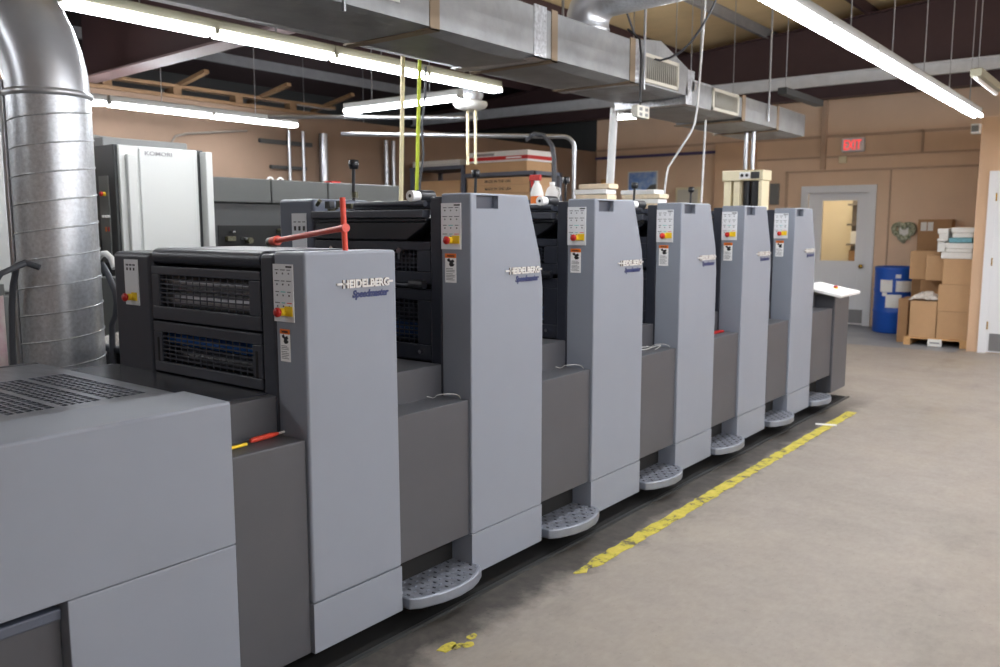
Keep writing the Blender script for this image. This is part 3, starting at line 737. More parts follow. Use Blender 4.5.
sect(-4, 3.72, 2.70, 3.03); sect(3.73, 4.88, 2.70, 3.03); sect(4.9, 5.98, 2.70, 3.03); sect(6.0, 6.42, 2.70, 3.04, 3.10); sect(6.42, 6.93, 2.70, 3.10, 2.95)
sect(7.02, 8.15, 2.635, 2.86, 2.84); sect(8.17, 9.1, 2.61, 2.86, 2.86); sect(9.11, 9.95, 2.60, 2.87, 2.86)
def band(y0, y1, z0, z1, m):
    mb = MB(); e = .006
    mb.box(xb, xb + e, y0, y1, z0 - e, z1, m); mb.box(xa, xb + e, y0, y1, z0 - e, z0 + .004, m); mb.build('duct_seam', p)
band(3.66, 3.74, 2.70, 3.03, 'tape'); band(4.66, 4.80, 2.70, 3.03, 'foil_b'); band(4.86, 4.93, 2.70, 3.03, 'tape'); band(5.92, 6.0, 2.70, 3.03, 'tape'); band(6.0, 6.1, 2.70, 3.03, 'foil_b')
band(8.12, 8.2, 2.615, 2.86, 'tape'); band(9.06, 9.12, 2.60, 2.86, 'tape')
mb = MB(); mb.box(xa + .02, xb - .0, 6.9, 7.06, 2.64, 2.93, 'foil_b'); mb.build('reducer_collar', p)
mb = MB(); mb.box(xa + .1, xb - .004, 7.06, 7.45, 2.64, 2.86, 'foil_b'); mb.build('reducer_collar', p)
def register(y0, y1, z0, z1):
    mb = MB(); x = xb + .012; t = .03
    for b in ((y0, y1, z0, z0 + t), (y0, y1, z1 - t, z1), (y0, y0 + t, z0, z1), (y1 - t, y1, z0, z1)): mb.box(xb - .01, x + .006, b[0], b[1], b[2], b[3], 'register')
    r = mb.build('air_register', p, .004)
    mb = MB(); mb.box(xb - .01, xb + .004, y0 + t, y1 - t, z0 + t, z1 - t, 'kom_mid'); n = 16
    for i in range(n): y = y0 + t + (y1 - y0 - 2 * t) * (i + .5) / n; mb.box(xb, x, y - .006, y + .006, z0 + t, z1 - t, 'louver')
    mb.build('louvers', r)
register(6.12, 6.73, 2.725, 2.95); register(7.42, 8.02, 2.64, 2.84)
mb = MB(); mb.box(xb, xb + .008, 3.02, 3.42, 2.79, 3.0, 'paper'); mb.box(xb, xb + .0085, 3.28, 3.30, 2.815, 2.83, 'ink'); mb.box(xb, xb + .0085, 3.08, 3.26, 2.815, 2.82, 'ink_grey'); mb.box(xb, xb + .0085, 3.36, 3.385, 2.81, 2.825, 'ink'); mb.build('paper_notice', p)
mb = MB(); mb.cyl((-3.62, 5.72, 3.02), (-3.62, 5.72, 3.12), .165, 'galv', 28)
mb.lathe([(.168, 0), (.173, .015), (.168, .03)], (-3.62, 5.72, 3.06), 'galv_s', 28)
pts = [(-3.62 + .2 * (1 - math.cos(a)), 5.72, 3.12 + .2 * math.sin(a)) for a in [PI / 2 * i / 6 for i in range(7)]]
mb.tube(pts, .165, 'galv_s', 28); mb.cyl((-3.42, 5.72, 3.32), (3.5, 5.72, 3.6), .165, 'galv', 28); mb.build('round_branch', p)
for (x, y) in ((-3.33, 6.1), (-3.33, 8.75), (-3.33, 3.0), (-4.1, 6.1), (-4.1, 8.75)):
    MB().cyl((x, y, 2.66 if x > -4 else 2.72), (x, y, ceil_z(x)), .011, 'conduit', 8).build('hanger_rod', p)

# ---- big spiral pipe with elbow
p = thing('spiral_pipe', 'thick galvanised spiral pipe with elbow standing behind the delivery', 'pipe', (-4.4, 2.02, 0))
cx, cy, R = -4.42, 2.03, .19
mb = MB(); mb.cyl((cx, cy, 0), (cx, cy, 2.235), R, 'galv', 40); mb.build('pipe_run', p)
mb = MB(); pts = []
turns = 16
for i in range(turns * 36 + 1):
    t = i / 36; a = 2 * PI * t; z = .1 + t * .136
    if z > 2.2: break
    pts.append((cx + (R + .001) * math.cos(a), cy + (R + .001) * math.sin(a), z))
mb.tube(pts, .0042, 'galv', 5); mb.build('spiral_seam', p)
mb = MB(); mb.lathe([(R, -.015), (R + .012, -.01), (R + .012, .012), (R, .02)], (cx, cy, 2.235), 'galv_s', 40); mb.build('collar', p)
eb = Vector((-.82, -.57, 0)).normalized(); Rb = .66; pts = []
for i in range(13):
    a = PI / 2 * i / 12; q = Vector((cx, cy, 2.24)) + eb * (Rb * (1 - math.cos(a))) + Vector((0, 0, Rb * math.sin(a))); pts.append(q)
pts.append(pts[-1] + eb * 2.5)
mb = MB(); mb.tube(pts, R, 'galv_s', 40); mb.build('elbow', p)
one(MB().cyl((-4.51, 1.85, 0), (-4.51, 1.85, 2.3), .014, 'conduit', 10), 'conduit_pipe', 'thin steel conduit running up beside the thick spiral pipe', 'conduit')

# ------------------------------------------------------------------ second press (white and dark grey)
p = thing('second_press', 'white and dark grey second printing press behind the spiral pipe', 'printing press', (-5.5, 3, 0))
B('cabinet_body', p, (-6.9, -5.52, 2.93, 3.6, 0, 2.135), m='kom_dark', bevel=.01)
mb = MB(); mb.box(-5.52, -5.49, 2.95, 3.53, .5, 2.13, 'white_paint'); mb.box(-5.49, -5.455, 2.99, 3.055, .5, 2.07, 'white_paint'); mb.box(-5.49, -5.475, 3.085, 3.50, .5, 2.115, 'white_paint'); c = mb.build('front_cover', p, .012, 3); c['label'] = 'white front cover'
mb = MB(); mb.text('KOMORI', (-5.4745, 3.125, 2.07), (0, 1, 0), (0, 0, 1), .028, 'ink_grey', .002, bold=.015, width=.2); mb.build('brand_lettering', c)
B('cover_edge', p, (-5.52, -5.44, 3.565, 3.62, .5, 2.12), m='white_paint', bevel=.008)
B('cabinet_lid', p, (-6.6, -5.75, 2.98, 3.62, 2.135, 2.2), m='kom_mid', bevel=.01)
MB().box(-5.72, -5.6, 2.922, 2.93, 1.35, 1.93, 'kom_mid').build('side_panel', p)
estop(p, -5.645, 2.922, 1.81, plate=False)
mb = MB()
for k in range(3): mb.cyl((-5.665 + .03 * k, 2.925, 1.66), (-5.665 + .03 * k, 2.905, 1.66), .009, 'white', 10)
mb.box(-5.66, -5.645, 2.918, 2.93, 1.56, 1.59, 'orange'); mb.box(-5.625, -5.61, 2.918, 2.93, 1.56, 1.59, 'red'); mb.build('switch', p)
mb = MB(); mb.box(-6.9, -5.52, 1.1, 2.43, 0, 2.15, 'kom_mid'); mb.build('delivery_body', p, .01)
c = B('delivery_cover', p, (-5.52, -5.485, 1.1, 2.42, 1.2, 2.15), m='white_paint', bevel=.012); c['label'] = 'white delivery cover'
B('delivery_skirt', p, (-5.52, -5.49, 1.1, 2.42, .4, 1.18), m='kom_mid', bevel=.01)
B('link_body', p, (-6.8, -5.75, 2.43, 2.93, 0, 1.5), m='kom_dark')
for k, (a, b) in enumerate(((3.64, 4.18), (4.19, 4.75), (4.76, 5.6))):
    B('unit_top_cover', p, (-6.7, -5.52, a, b, 1.77, 1.955), m='kom_cover', bevel=.01)
B('unit_body', p, (-6.8, -5.56, 3.62, 5.6, 0, 1.77), m='kom_dark', bevel=.01)
mb = MB(); mb.box(-5.57, -5.553, 3.72, 4.9, 1.15, 1.60, 'void'); rr = random.Random(5)
for k in range(46):
    y = rr.uniform(3.75, 4.85); z = rr.uniform(1.2, 1.58); s = rr.uniform(.01, .04)
    if k % 2: mb.box(-5.58, -5.52 + rr.uniform(0, .03), y, y + s * 2, z, z + s, ('kom_mid', 'grease', 'black', 'chrome')[k % 4])
    else: mb.cyl((-5.56, y, z), (-5.5, y, z), s * .6, ('kom_mid', 'chrome', 'grease')[k % 3], 10)
mb.build('gear_side', p)
for y in (4.35, 4.45): MB().tube([(-5.75, y + .03 * math.cos(a), 1.955 + .03 * math.sin(a)) for a in [PI * i / 8 for i in range(9)]], .008, 'paper', 6).build('lifting_eye', p)
B('hinge_block', p, (-5.8, -5.7, 4.95, 5.05, 1.955, 1.98), m='red')

# ---- hoses, post, bin by the spiral pipe
one(MB().tube([(-4.25, 1.86, 1.40), (-4.29, 1.81, 1.425), (-4.33, 1.79, 1.41), (-4.39, 1.79, 1.31), (-4.42, 1.79, 1.2), (-4.45, 1.79, .98), (-4.47, 1.79, .02)], .015, 'hose', 10), 'rubber_hose', 'black rubber hose hanging on the open side of the spiral pipe', 'hose')
p = thing('vacuum_hose', 'grey hose with pale rubber cuff hanging between spiral pipe and front tower', 'hose', (-4.42, 2.28, 0))
MB().tube([(-4.47, 2.25, 1.42), (-4.42, 2.25, 1.45), (-4.37, 2.25, 1.455), (-4.32, 2.25, 1.43), (-4.29, 2.25, 1.38)], .016, 'paper', 10).build('cuff', p)
MB().tube([(-4.42, 2.25, 1.40), (-4.36, 2.25, 1.34), (-4.30, 2.25, 1.26), (-4.29, 2.25, 1.2), (-4.33, 2.26, 1.13), (-4.39, 2.27, 1.08), (-4.42, 2.28, .95), (-4.42, 2.28, .0)], .016, 'hose', 10).build('hose_run', p)
p = thing('stained_post', 'white post splashed with magenta ink beside the black hose', 'post', (-4.17, 1.65, 0))
MB().cyl((-4.25, 1.65, 0), (-4.25, 1.65, 1.30), .036, 'stained', 16).build('post_body', p)
MB().cyl((-4.25, 1.65, 1.28), (-4.25, 1.65, 1.33), .042, 'kom_mid', 16).build('post_cap', p)
MB().tube([(-4.25, 1.65, 1.33), (-4.215, 1.67, 1.38), (-4.22, 1.72, 1.40), (-4.25, 1.79, 1.42)], .014, 'hose', 8).build('pipe_arm', p)
p = thing('waste_bin', 'black bin heaped with crumpled film behind the low front tower', 'bin', (-4.5, 2.45, 0))
mb = MB(); mb.box(-4.72, -4.3, 2.3, 2.62, 0, .93, 'black'); mb.box(-4.74, -4.28, 2.28, 2.64, .92, .955, 'dark'); mb.build('bin_body', p, .01)
mb = MB(); rr = random.Random(9); n = 12; vs = []; fs = []
for i in range(n):
    for j in range(n):
        u, v = i / (n - 1), j / (n - 1); vs.append((-4.70 + .38 * u, 2.31 + .3 * v, .95 + .07 * math.sin(PI * u) * math.sin(PI * v) + rr.uniform(0, .03) * (0 < i < n - 1 and 0 < j < n - 1)))
for i in range(n - 1):
    for j in range(n - 1): fs.append((i * n + j, i * n + j + 1, (i + 1) * n + j + 1, (i + 1) * n + j))
mb.add(vs, fs, 'film'); mb.build('crumpled_film', p)
B('floor_cabinet', None, (-5.3, -4.4, 2.68, 2.9, 0, 1.28), m='kom_mid', bevel=.01)
tag(bpy.data.objects['floor_cabinet'], 'low grey cabinet between the spiral pipe and the white machine', 'cabinet')

# ------------------------------------------------------------------ things behind the press
one(MB().cyl((-4.387, 4.5, 2.85), (-4.50, 4.5, .0), .016, 'stick', 12), 'wooden_stick', 'pale wooden stick standing up to the square duct', 'stick')
one(MB().cyl((-4.222, 4.5, 2.85), (-4.36, 4.5, .0), .0135, 'lime', 12), 'yellow_cane', 'lime yellow cane standing beside the pale stick', 'cane')
one(MB().tube([(-4.17, 4.5, 2.70), (-4.18, 4.5, 2.5), (-4.215, 4.5, 2.3), (-4.20, 4.5, 2.1), (-4.24, 4.5, 1.9), (-4.24, 4.5, .05)], .008, 'hose', 8), 'hanging_cable', 'dark cable hanging beside the lime yellow cane', 'cable')
one(MB().cyl((-4.125, 7.0, 2.68), (-4.25, 7.0, .0), .038, 'pvc', 14), 'white_pole', 'thick white pole leaning up to the duct above the paper stacks', 'pole')
one(MB().tube([(-3.206, 6.9, 5.0), (-3.206, 6.9, 3.4), (-3.25, 6.9, 2.6), (-3.27, 6.9, 2.47), (-3.30, 6.9, 2.40), (-3.45, 6.9, 2.19), (-3.51, 6.9, 2.11), (-3.53, 6.9, 2.0), (-3.56, 6.9, 1.7), (-3.56, 6.9, .02)], .009, 'pvc', 10), 'air_line', 'thin white air line bending down from the ceiling behind the fourth tower', 'pipe')
p = thing('junction_box', 'beige outlet box hanging on a black cable under the duct', 'outlet box', (-3.3, 5.99, 2.47))
B('box_body', p, (-3.33, -3.27, 5.90, 6.09, 2.425, 2.52), m='register', bevel=.008)
mb = MB()
for y in (5.95, 6.04):
    for z in (2.45, 2.49): mb.box(-3.27, -3.268, y - .022, y + .022, z - .012, z + .012, 'kom_mid')
mb.build('socket', p)
MB().tube([(-3.3, 5.99, 2.52), (-3.3, 5.99, 2.9), (-3.31, 5.98, 3.02), (-3.4, 5.95, 3.1)], .009, 'cable', 8).build('cord', p)
pts = [(-3.52, 6.05, 3.6), (-3.50, 6.08, 3.3), (-3.46, 6.15, 3.12), (-3.42, 6.24, 3.0), (-3.37, 6.3, 2.93), (-3.30, 6.3, 2.905), (-3.22, 6.3, 2.915), (-3.12, 6.3, 2.95), (-3.04, 6.3, 3.01), (-2.96, 6.3, 3.1), (-2.88, 6.3, 3.22), (-2.82, 6.3, 3.34), (-2.78, 6.3, 3.5), (-2.7, 6.3, 4.9)]
one(MB().tube(pts, .009, 'hose', 8), 'swag_cable', 'grey cable sagging in a loop in front of the duct grille', 'cable')
for x, nm in ((-3.66, 'steel conduit dropping from the duct to the cream machine, beside the door'), (-3.58, 'second steel conduit dropping to the cream machine, right of its twin')):
    one(MB().cyl((x, 9.0, 2.61), (x, 9.0, 2.2), .022, 'conduit', 10), 'drop_conduit', nm.replace('right of its twin', 'nearer the door'), 'conduit')
one(MB().cyl((-3.63, 7.9, 2.62), (-3.70, 7.9, 0), .011, 'pvc', 8), 'drop_pipe', 'thin white drop pipe under the small duct, before the tan pier', 'pipe')
# bowl lamp
p = thing('bowl_lamp', 'white bowl lamp wrapped in clear plastic above the shelf', 'lamp', (-5.52, 6.6, 2.75))
MB().lathe([(0, -.04), (.08, -.045), (.15, -.02), (.17, .01), (.165, .035), (.1, .05)], (-5.52, 6.6, 2.77), 'paper', 24).build('bowl', p)
MB().lathe([(.1, .04), (.13, .1), (.1, .2), (.05, .24), (.0, .25)], (-5.52, 6.6, 2.77), 'foil_b', 18).build('plastic_wrap', p)
MB().cyl((-5.52, 6.6, 3.0), (-5.52, 6.6, ceil_z(-5.5)), .008, 'conduit', 8).build('hanger', p)
for x, nm in ((-5.56, 'pale stick hanging under the bowl lamp, nearer the left wall'), (-5.46, 'pale stick hanging under the bowl lamp, nearer the duct')):
    one(MB().cyl((x, 6.6, 2.74), (x, 6.6, 2.2), .014, 'stick', 8), 'hanging_stick', nm, 'stick')
# long horizontal pipes
one(MB().tube([(-7.6, 5.75, 2.74), (-7.29, 6.0, 2.74), (-5.95, 7.04, 2.73), (-5.85, 7.12, 2.73)], .022, 'conduit', 10), 'overhead_pipe', 'upper long steel pipe running across behind the bowl lamp', 'pipe')
mb = MB(); a = Vector((-6.98, 6.21, 2.56)); b = Vector((-5.13, 7.655, 2.535))
d = (b - a).normalized(); pts = [a, b] + [b + d * (.12 * math.sin(t)) + Vector((0, 0, -.12 * (1 - math.cos(t)))) for t in [PI / 2 * i / 6 for i in range(1, 7)]]; pts.append(pts[-1] + Vector((0, 0, -1.4)))
mb.tube(pts, .024, 'conduit', 10); one(mb, 'bent_pipe', 'lower long steel pipe bending down beside the shelf', 'pipe')
one(MB().tube([(-5.45, 7.42, 2.5), (-5.36, 7.45, 2.56), (-5.26, 7.49, 2.54), (-5.18, 7.52, 2.44), (-5.155, 7.53, 2.3), (-5.15, 7.535, .02)], .025, 'hose', 10), 'flexible_hose', 'dark flexible hose curving down beside the bent steel pipe', 'hose')
for y, r, nm in ((6.90, .02, 'thin steel riser pipe on the brown wall, closest to the white machine'), (7.12, .02, 'thin steel riser pipe on the brown wall, between the other two'), (7.45, .055, 'thick steel riser pipe on the brown wall with a thin one beside it'), (8.58, .032, 'dark steel riser pipe on the brown wall near the shelf'), (8.72, .032, 'steel riser pipe touching the shelf side on the brown wall')):
    one(MB().cyl((-8.72, y, 0), (-8.72, y, 2.78), r, 'conduit', 12), 'riser_pipe', nm, 'pipe')
one(MB().box(-8.80, -8.755, 6.5, 7.3, 2.6, 2.65, 'kom_dark').box(-8.80, -8.755, 6.65, 7.2, 2.3, 2.34, 'kom_dark'), 'pipe_bracket', 'dark bracket rails holding the thin riser pipes', 'bracket')
one(MB().tube([(-8.74, 5.3, 1.9), (-8.74, 5.3, 2.5), (-8.74, 5.36, 2.58), (-8.74, 5.5, 2.62), (-8.74, 6.3, 2.72)], .013, 'rack_g', 8), 'wall_pipe', 'brown painted pipe bending along the left wall above the white machine', 'pipe')
one(MB().cyl((-8.74, 3.4, 2.52), (-8.74, 5.2, 2.42), .06, 'kom_mid', 14), 'exhaust_pipe', 'grey exhaust pipe lying along the left wall behind the white machine', 'pipe')

# ---- steel shelf with cartons
p = thing('steel_shelf', 'slate grey steel shelf loaded with cartons by the left wall', 'shelf', (-7.6, 9.3, 0))
for x, y, zt in ((-8.62, 9.0, 2.42), (-7.66, 9.0, 2.42), (-6.49, 9.0, 2.3), (-8.62, 9.6, 2.42), (-7.66, 9.6, 2.42), (-6.49, 9.6, 2.3)):
    MB().box(x - .03, x + .03, y - .02, y + .02, 0, zt, 'shelf').build('post', p)
for x0, x1, z in ((-8.65, -7.63, 2.37), (-7.63, -6.46, 2.25), (-8.65, -7.63, 1.9), (-7.63, -6.46, 1.88), (-8.65, -6.46, 1.2)): B('shelf_board', p, (x0, x1, 8.97, 9.63, z, z + .05), m='shelf')
def carton(label, x0, x1, y0, y1, z0, z1, text=None, m='card', group=None, band=None, name='carton'):
    q = thing(name, label, 'box', ((x0 + x1) / 2, (y0 + y1) / 2, z0), group)
    B('box_body', q, (x0, x1, y0, y1, z0, z1), m=m, bevel=.004)
    h = z1 - z0
    if text:
        mb = MB(); mb.text(text, (x0 + (x1 - x0) * .3, y0 - .001, z0 + h * .32), (1, 0, 0), (0, 0, 1), h * .4, 'ink', .001, bold=.02, width=(x1 - x0) * .42); mb.build('printed_words', q)
        mb = MB(); mb.text('805', (x0 + (x1 - x0) * .9, y0 - .001, z0 + h * .32), (1, 0, 0), (0, 0, 1), h * .4, 'ink', .001, bold=.02, width=(x1 - x0) * .07) if False else None
    if band: band(q, x0, x1, y0, y1, z0, z1)
    return q
for k in range(3):
    carton(['bottom brown carton of the three printed ones on the shelf', 'middle brown carton of the three printed ones on the shelf', 'top brown carton of the three printed ones on the shelf'][k], -7.58, -6.52 - .01 * k, 8.98, 9.6, 1.931 + .1 * k, 2.028 + .1 * k, 'MADE IN THE USA', group='printed cartons on the shelf')
carton('wide brown carton on the top shelf under the red and white box', -7.62, -6.58, 8.99, 9.55, 2.301, 2.43, None)
def redband(q, x0, x1, y0, y1, z0, z1):
    h = z1 - z0
    MB().box(x0, x1 + .002, y0 - .002, y1, z0 + h * .18, z0 + h * .52, 'red').build('red_band', q)
    mb = MB(); mb.box(x0 + .1, x0 + .45, y0 - .003, y0, z0 + h * .6, z0 + h * .85, 'ink_grey'); mb.box(x0 + .65, x0 + .9, y0 - .003, y0, z0 + h * .28, z0 + h * .42, 'white'); mb.build('printed_marks', q)
carton('white box with a red band on top of the shelf', -7.56, -6.56, 8.98, 9.53, 2.431, 2.57, None, 'paper', band=redband)
carton('brown carton in the lower bay of the shelf near the lime cane', -8.55, -7.72, 9.0, 9.6, 1.951, 2.22, None)
one(MB().box(-8.6, -7.72, 8.99, 9.58, 2.421, 2.50, 'paper').box(-8.58, -7.75, 8.985, 9.57, 2.44, 2.443, 'ink_grey'), 'paper_ream', 'white bundle of paper sheets on the shelf top behind the cane', 'paper')

# ---- things standing on the press tops
def rag_pile(label, x0, x1, y0, y1, z0, n, seed):
    rr = random.Random(seed); q = thing('paper_pile', label, 'paper pile', ((x0 + x1) / 2, (y0 + y1) / 2, z0), 'paper piles on the press tops')
    for k in range(n):
        mb = MB(); dx = rr.uniform(-.02, .03); mb.M = Matrix.Translation(((x0 + x1) / 2, (y0 + y1) / 2, z0 + k * .036)) @ Matrix.Rotation(rr.uniform(-.12, .12), 4, 'Z')
        w = (x1 - x0) / 2 * rr.uniform(.75, 1); mb.box(-w + dx, w + dx, -(y1 - y0) / 2, (y1 - y0) / 2, .0, .034, 'rag' if rr.random() < .7 else 'paper'); mb.build('paper_bundle', q, .005)
Z0 = 1.702
rag_pile('low pile of cream paper bundles behind the third tower', -3.28, -3.0, 5.02, 5.15, 1.703, 5, 2)
rag_pile('wider pile of cream paper bundles behind the fourth tower', -3.49, -3.10, 5.99, 6.13, 1.735, 4, 4)
p = thing('spray_bottle', 'white and red spray bottle behind the second tower', 'bottle', (-3.45, 4.75, 1.72))
cx, cy, z = -3.44, 4.82, 1.72
MB().lathe([(0, 0), (.042, 0), (.045, .02), (.045, .1), (.03, .15), (.016, .17), (.016, .185)], (cx, cy, z), 'paper', 18).build('bottle_body', p)
MB().lathe([(.0455, .03), (.0455, .08)], (cx, cy, z), 'orange', 18).build('bottle_label', p)
MB().box(cx - .06, cx + .03, cy - .014, cy + .014, z + .185, z + .225, 'red').build('spray_head', p, .006)
MB().box(cx - .05, cx - .035, cy - .008, cy + .008, z + .14, z + .19, 'red').build('trigger', p)
p = thing('white_jug', 'white plastic jug with handle behind the second tower', 'jug', (-3.40, 4.95, 1.73)); cx, cy = -3.43, 4.99
MB().lathe([(0, 0), (.045, 0), (.05, .015), (.05, .09), (.036, .13), (.017, .145), (.017, .155)], (cx, cy, 1.73), 'paper', 18).build('jug_body', p)
MB().tube([(cx + .035, cy, 1.862), (cx + .06, cy, 1.855), (cx + .066, cy, 1.82), (cx + .046, cy, 1.79)], .008, 'paper', 8).build('jug_handle', p)
MB().lathe([(.019, .153), (.019, .172), (0, .173)], (cx, cy, 1.73), 'white', 14).build('jug_cap', p)
p = thing('ink_can', 'dark open ink can between the spray bottle and the jug', 'can', (-3.34, 4.72, 1.722))
MB().lathe([(0, 0), (.05, 0), (.05, .075), (.053, .08), (.047, .08), (.047, .02)], (-3.46, 4.90, 1.722), 'black', 18).build('can_body', p)
one(MB().box(-3.52, -3.36, 5.06, 5.14, 1.722, 1.76, 'blue_p').box(-3.5, -3.4, 5.05, 5.1, 1.76, 1.77, 'paper'), 'blue_wipes_pack', 'pale blue pack lying beside the low paper pile', 'pack', bevel=.006)

# ---- cream machine
p = thing('cream_press_drill', 'cream upright machine with black columns behind the fifth tower', 'machine', (-3.65, 9.1, 0))
B('head_box', p, (-3.90, -3.44, 8.95, 9.2, 2.08, 2.19), m='cream', bevel=.008)
mb = MB(); mb.box(-3.70, -3.58, 8.94, 8.95, 2.10, 2.17, 'white'); mb.cyl((-3.67, 8.935, 2.135), (-3.67, 8.95, 2.135), .018, 'ink', 10); mb.cyl((-3.615, 8.935, 2.135), (-3.615, 8.95, 2.135), .018, 'ink', 10); mb.box(-3.57, -3.48, 8.94, 8.95, 2.10, 2.17, 'kom_dark'); mb.build('dial_panel', p)
for x, hw in ((-3.845, .04), (-3.74, .035), (-3.475, .02)): B('upright', p, (x - hw, x + hw, 8.97, 9.18, 0, 2.08), m='cream', bevel=.006)
for x, r in ((-3.655, .04), (-3.555, .055)): MB().cyl((x, 9.06, .5), (x, 9.06, 2.08), r, 'black', 18).build('column', p)
B('machine_base', p, (-3.90, -3.44, 8.95, 9.2, 0, .9), m='cream', bevel=.01)

# ---- things on the back wall
p = thing('exit_sign', 'lit red EXIT sign high on the tan back wall', 'sign', (-4.04, YB, 2.86))
B('sign_case', p, (-4.21, -3.86, YB - .09, YB - .0, 2.755, 2.975), m='exit_face', bevel=.02)
mb = MB(); mb.text('EXIT', (-4.165, YB - .092, 2.79), (1, 0, 0), (0, 0, 1), .15, 'exit_red', .002, bold=.0, width=.26); mb.build('sign_letters', p)
one(MB().box(-4.25, -4.13, YB - .06, YB, 2.59, 2.70, 'cream'), 'alarm_box', 'small cream alarm box below the EXIT sign', 'alarm', bevel=.01)
p = thing('heart_wreath', 'heart shaped camouflage wreath on the wall above the blue drum', 'wreath', (-3.22, YB, 1.5))
mb = MB(); rr = random.Random(4)
def heart(t, s): return (-3.22 + s * 16 * math.sin(t) ** 3 / 17, 1.515 + s * (13 * math.cos(t) - 5 * math.cos(2 * t) - 2 * math.cos(3 * t) - math.cos(4 * t)) / 17)
N_ = 48
for s, y0, r in ((.155, YB - .045, .04),):
    ps = [heart(2 * PI * i / N_, s) for i in range(N_ + 1)]; mb.tube([(a, y0 + rr.uniform(-.012, .012), b) for a, b in ps], r, 'camo', 8, rs=[r * rr.uniform(.7, 1.15) for _ in ps], cap=False)
mb.build('wreath_ring', p)
B('photo_card', p, (-3.285, -3.16, YB - .03, YB - .02, 1.42, 1.57), m='paper')
B('backing', p, (-3.31, -3.13, YB - .02, YB - .0, 1.38, 1.6), m='camo')
p = thing('blue_drum', 'blue plastic drum with taped white papers by the glazed door', 'drum', (-3.22, 13.75, 0))
MB().lathe([(0, 0), (.28, 0), (.295, .02), (.295, .3), (.305, .32), (.295, .34), (.295, .62), (.305, .64), (.295, .66), (.295, .92), (.30, .95), (.3, .985), (.285, .99), (.28, .97), (0, .96)], (-3.175, 13.75, 0), 'blue_drum', 40).build('drum_body', p)
def curved(a0, a1, z0, z1, m='paper'):
    mb = MB(); n = 6; vs = []; fs = []
    for i in range(n + 1):
        a = a0 + (a1 - a0) * i / n; vs += [(-3.175 + .308 * math.cos(a), 13.75 + .308 * math.sin(a), z0), (-3.175 + .308 * math.cos(a), 13.75 + .308 * math.sin(a), z1)]
    for i in range(n): fs.append((2 * i, 2 * i + 2, 2 * i + 3, 2 * i + 1))
    mb.add(vs, fs, m); mb.build('taped_paper', p)
R_ = math.radians
curved(R_(-119), R_(-85), .62, .80); curved(R_(-76), R_(-33), .63, .79); curved(R_(-101), R_(-60), .39, .585); curved(R_(-112), R_(-98), .56, .615); curved(R_(-78), R_(-64), .83, .885)

# pallet and boxes
PX0, PX1, PY0, PY1 = -2.72, -1.96, 12.38, 13.25
p = thing('wooden_pallet', 'wooden pallet under the stacked brown boxes', 'pallet', (-2.34, 12.8, 0))
mb = MB()
for k in range(6): mb.box(PX0, PX1, PY0 + k * .16, PY0 + k * .16 + .1, .09, .11, 'wood')
mb.build('deck', p)
for x in (PX0, (PX0 + PX1) / 2 - .04, PX1 - .08): B('runner', p, (x, x + .08, PY0, PY1, .0, .09), m='wood')
B('pallet_tag', p, (-2.42, -2.25, PY0 - .012, PY0 - .001, -.0 + .005, .1), m='paper')
mb = MB(); mb.text('2753', (-2.395, PY0 - .0125, .03), (1, 0, 0), (0, 0, 1), .045, 'ink', .001, bold=.02, width=.12) if False else mb.box(-2.395, -2.275, PY0 - .0135, PY0 - .011, .04, .06, 'ink_grey'); mb.build('tag_print', p)
G = 'brown boxes on the pallet'
carton('brown box at the front pallet corner next to the partition, lowest of its column', -2.33, -1.965, 12.41, 12.8, .111, .475, group=G)
carton('brown box in the middle of the front column next to the partition', -2.335, -1.965, 12.41, 12.8, .477, .83, group=G)
carton('brown box under the white paper packs', -2.30, -1.955, 12.42, 12.8, .832, 1.165, group=G)
carton('open brown box under the crumpled clear film', -2.665, -2.34, 12.40, 12.78, .111, .60, group=G, m='card')
carton('brown box standing behind the open box with the film', -2.64, -2.32, 12.82, 13.2, .111, .86, group=G, m='card_d')
carton('brown box second from the top, left of the box under the paper packs', -2.545, -2.31, 12.62, 13.0, .862, 1.2, group=G)
carton('brown box standing highest over the blue drum side of the pallet', -2.80, -2.42, 12.85, 13.24, .862, 1.25, group=G)
carton('narrow brown box squeezed between the blue drum and the pallet', -2.86, -2.70 - .03, 12.6, 13.1, .0, .6, group=G, m='card_d')
carton('tall flat brown box leaning on the wall behind the pallet', -2.98, -2.52, 14.05, 14.28, .9, 1.69, m='card_d')
carton('plain brown box on the floor supporting the tall flat box', -3.0 + .12, -2.3, 13.4, 14.28, 0, .899, m='card_d')
mb = MB(); rr = random.Random(8); n = 12; vs = []; fs = []
for i in range(n):
    for j in range(n):
        u, v = i / (n - 1), j / (n - 1); e = min(u, 1 - u, v, 1 - v); vs.append((-2.69 + .37 * u + rr.uniform(-.01, .01), 12.385 + .4 * v + rr.uniform(-.01, .0), .605 + min(e * 3, 1) * .09 + rr.uniform(0, .03)))
for i in range(n - 1):
    for j in range(n - 1): fs.append((i * n + j, i * n + j + 1, (i + 1) * n + j + 1, (i + 1) * n + j))
one(MB().add(vs, fs, 'film'), 'plastic_film', 'crumpled clear film on the open brown box', 'plastic film')
packs = [(-2.34, -1.97, 1.166, 1.25, 'paper', 'lowest white paper pack of the pile on the boxes'), (-2.29, -1.98, 1.252, 1.30, 'paper', 'second white paper pack from the bottom of the pile'), (-2.30, -1.97, 1.302, 1.375, 'paper', 'white paper pack under the teal wrapped pack'), (-2.26, -1.985, 1.377, 1.44, 'teal', 'teal and white wrapped pack in the paper pile'), (-2.22, -1.98, 1.442, 1.505, 'paper', 'white paper pack second from the top near the partition'), (-2.24, -1.97, 1.507, 1.575, 'paper', 'topmost white paper pack near the partition')]
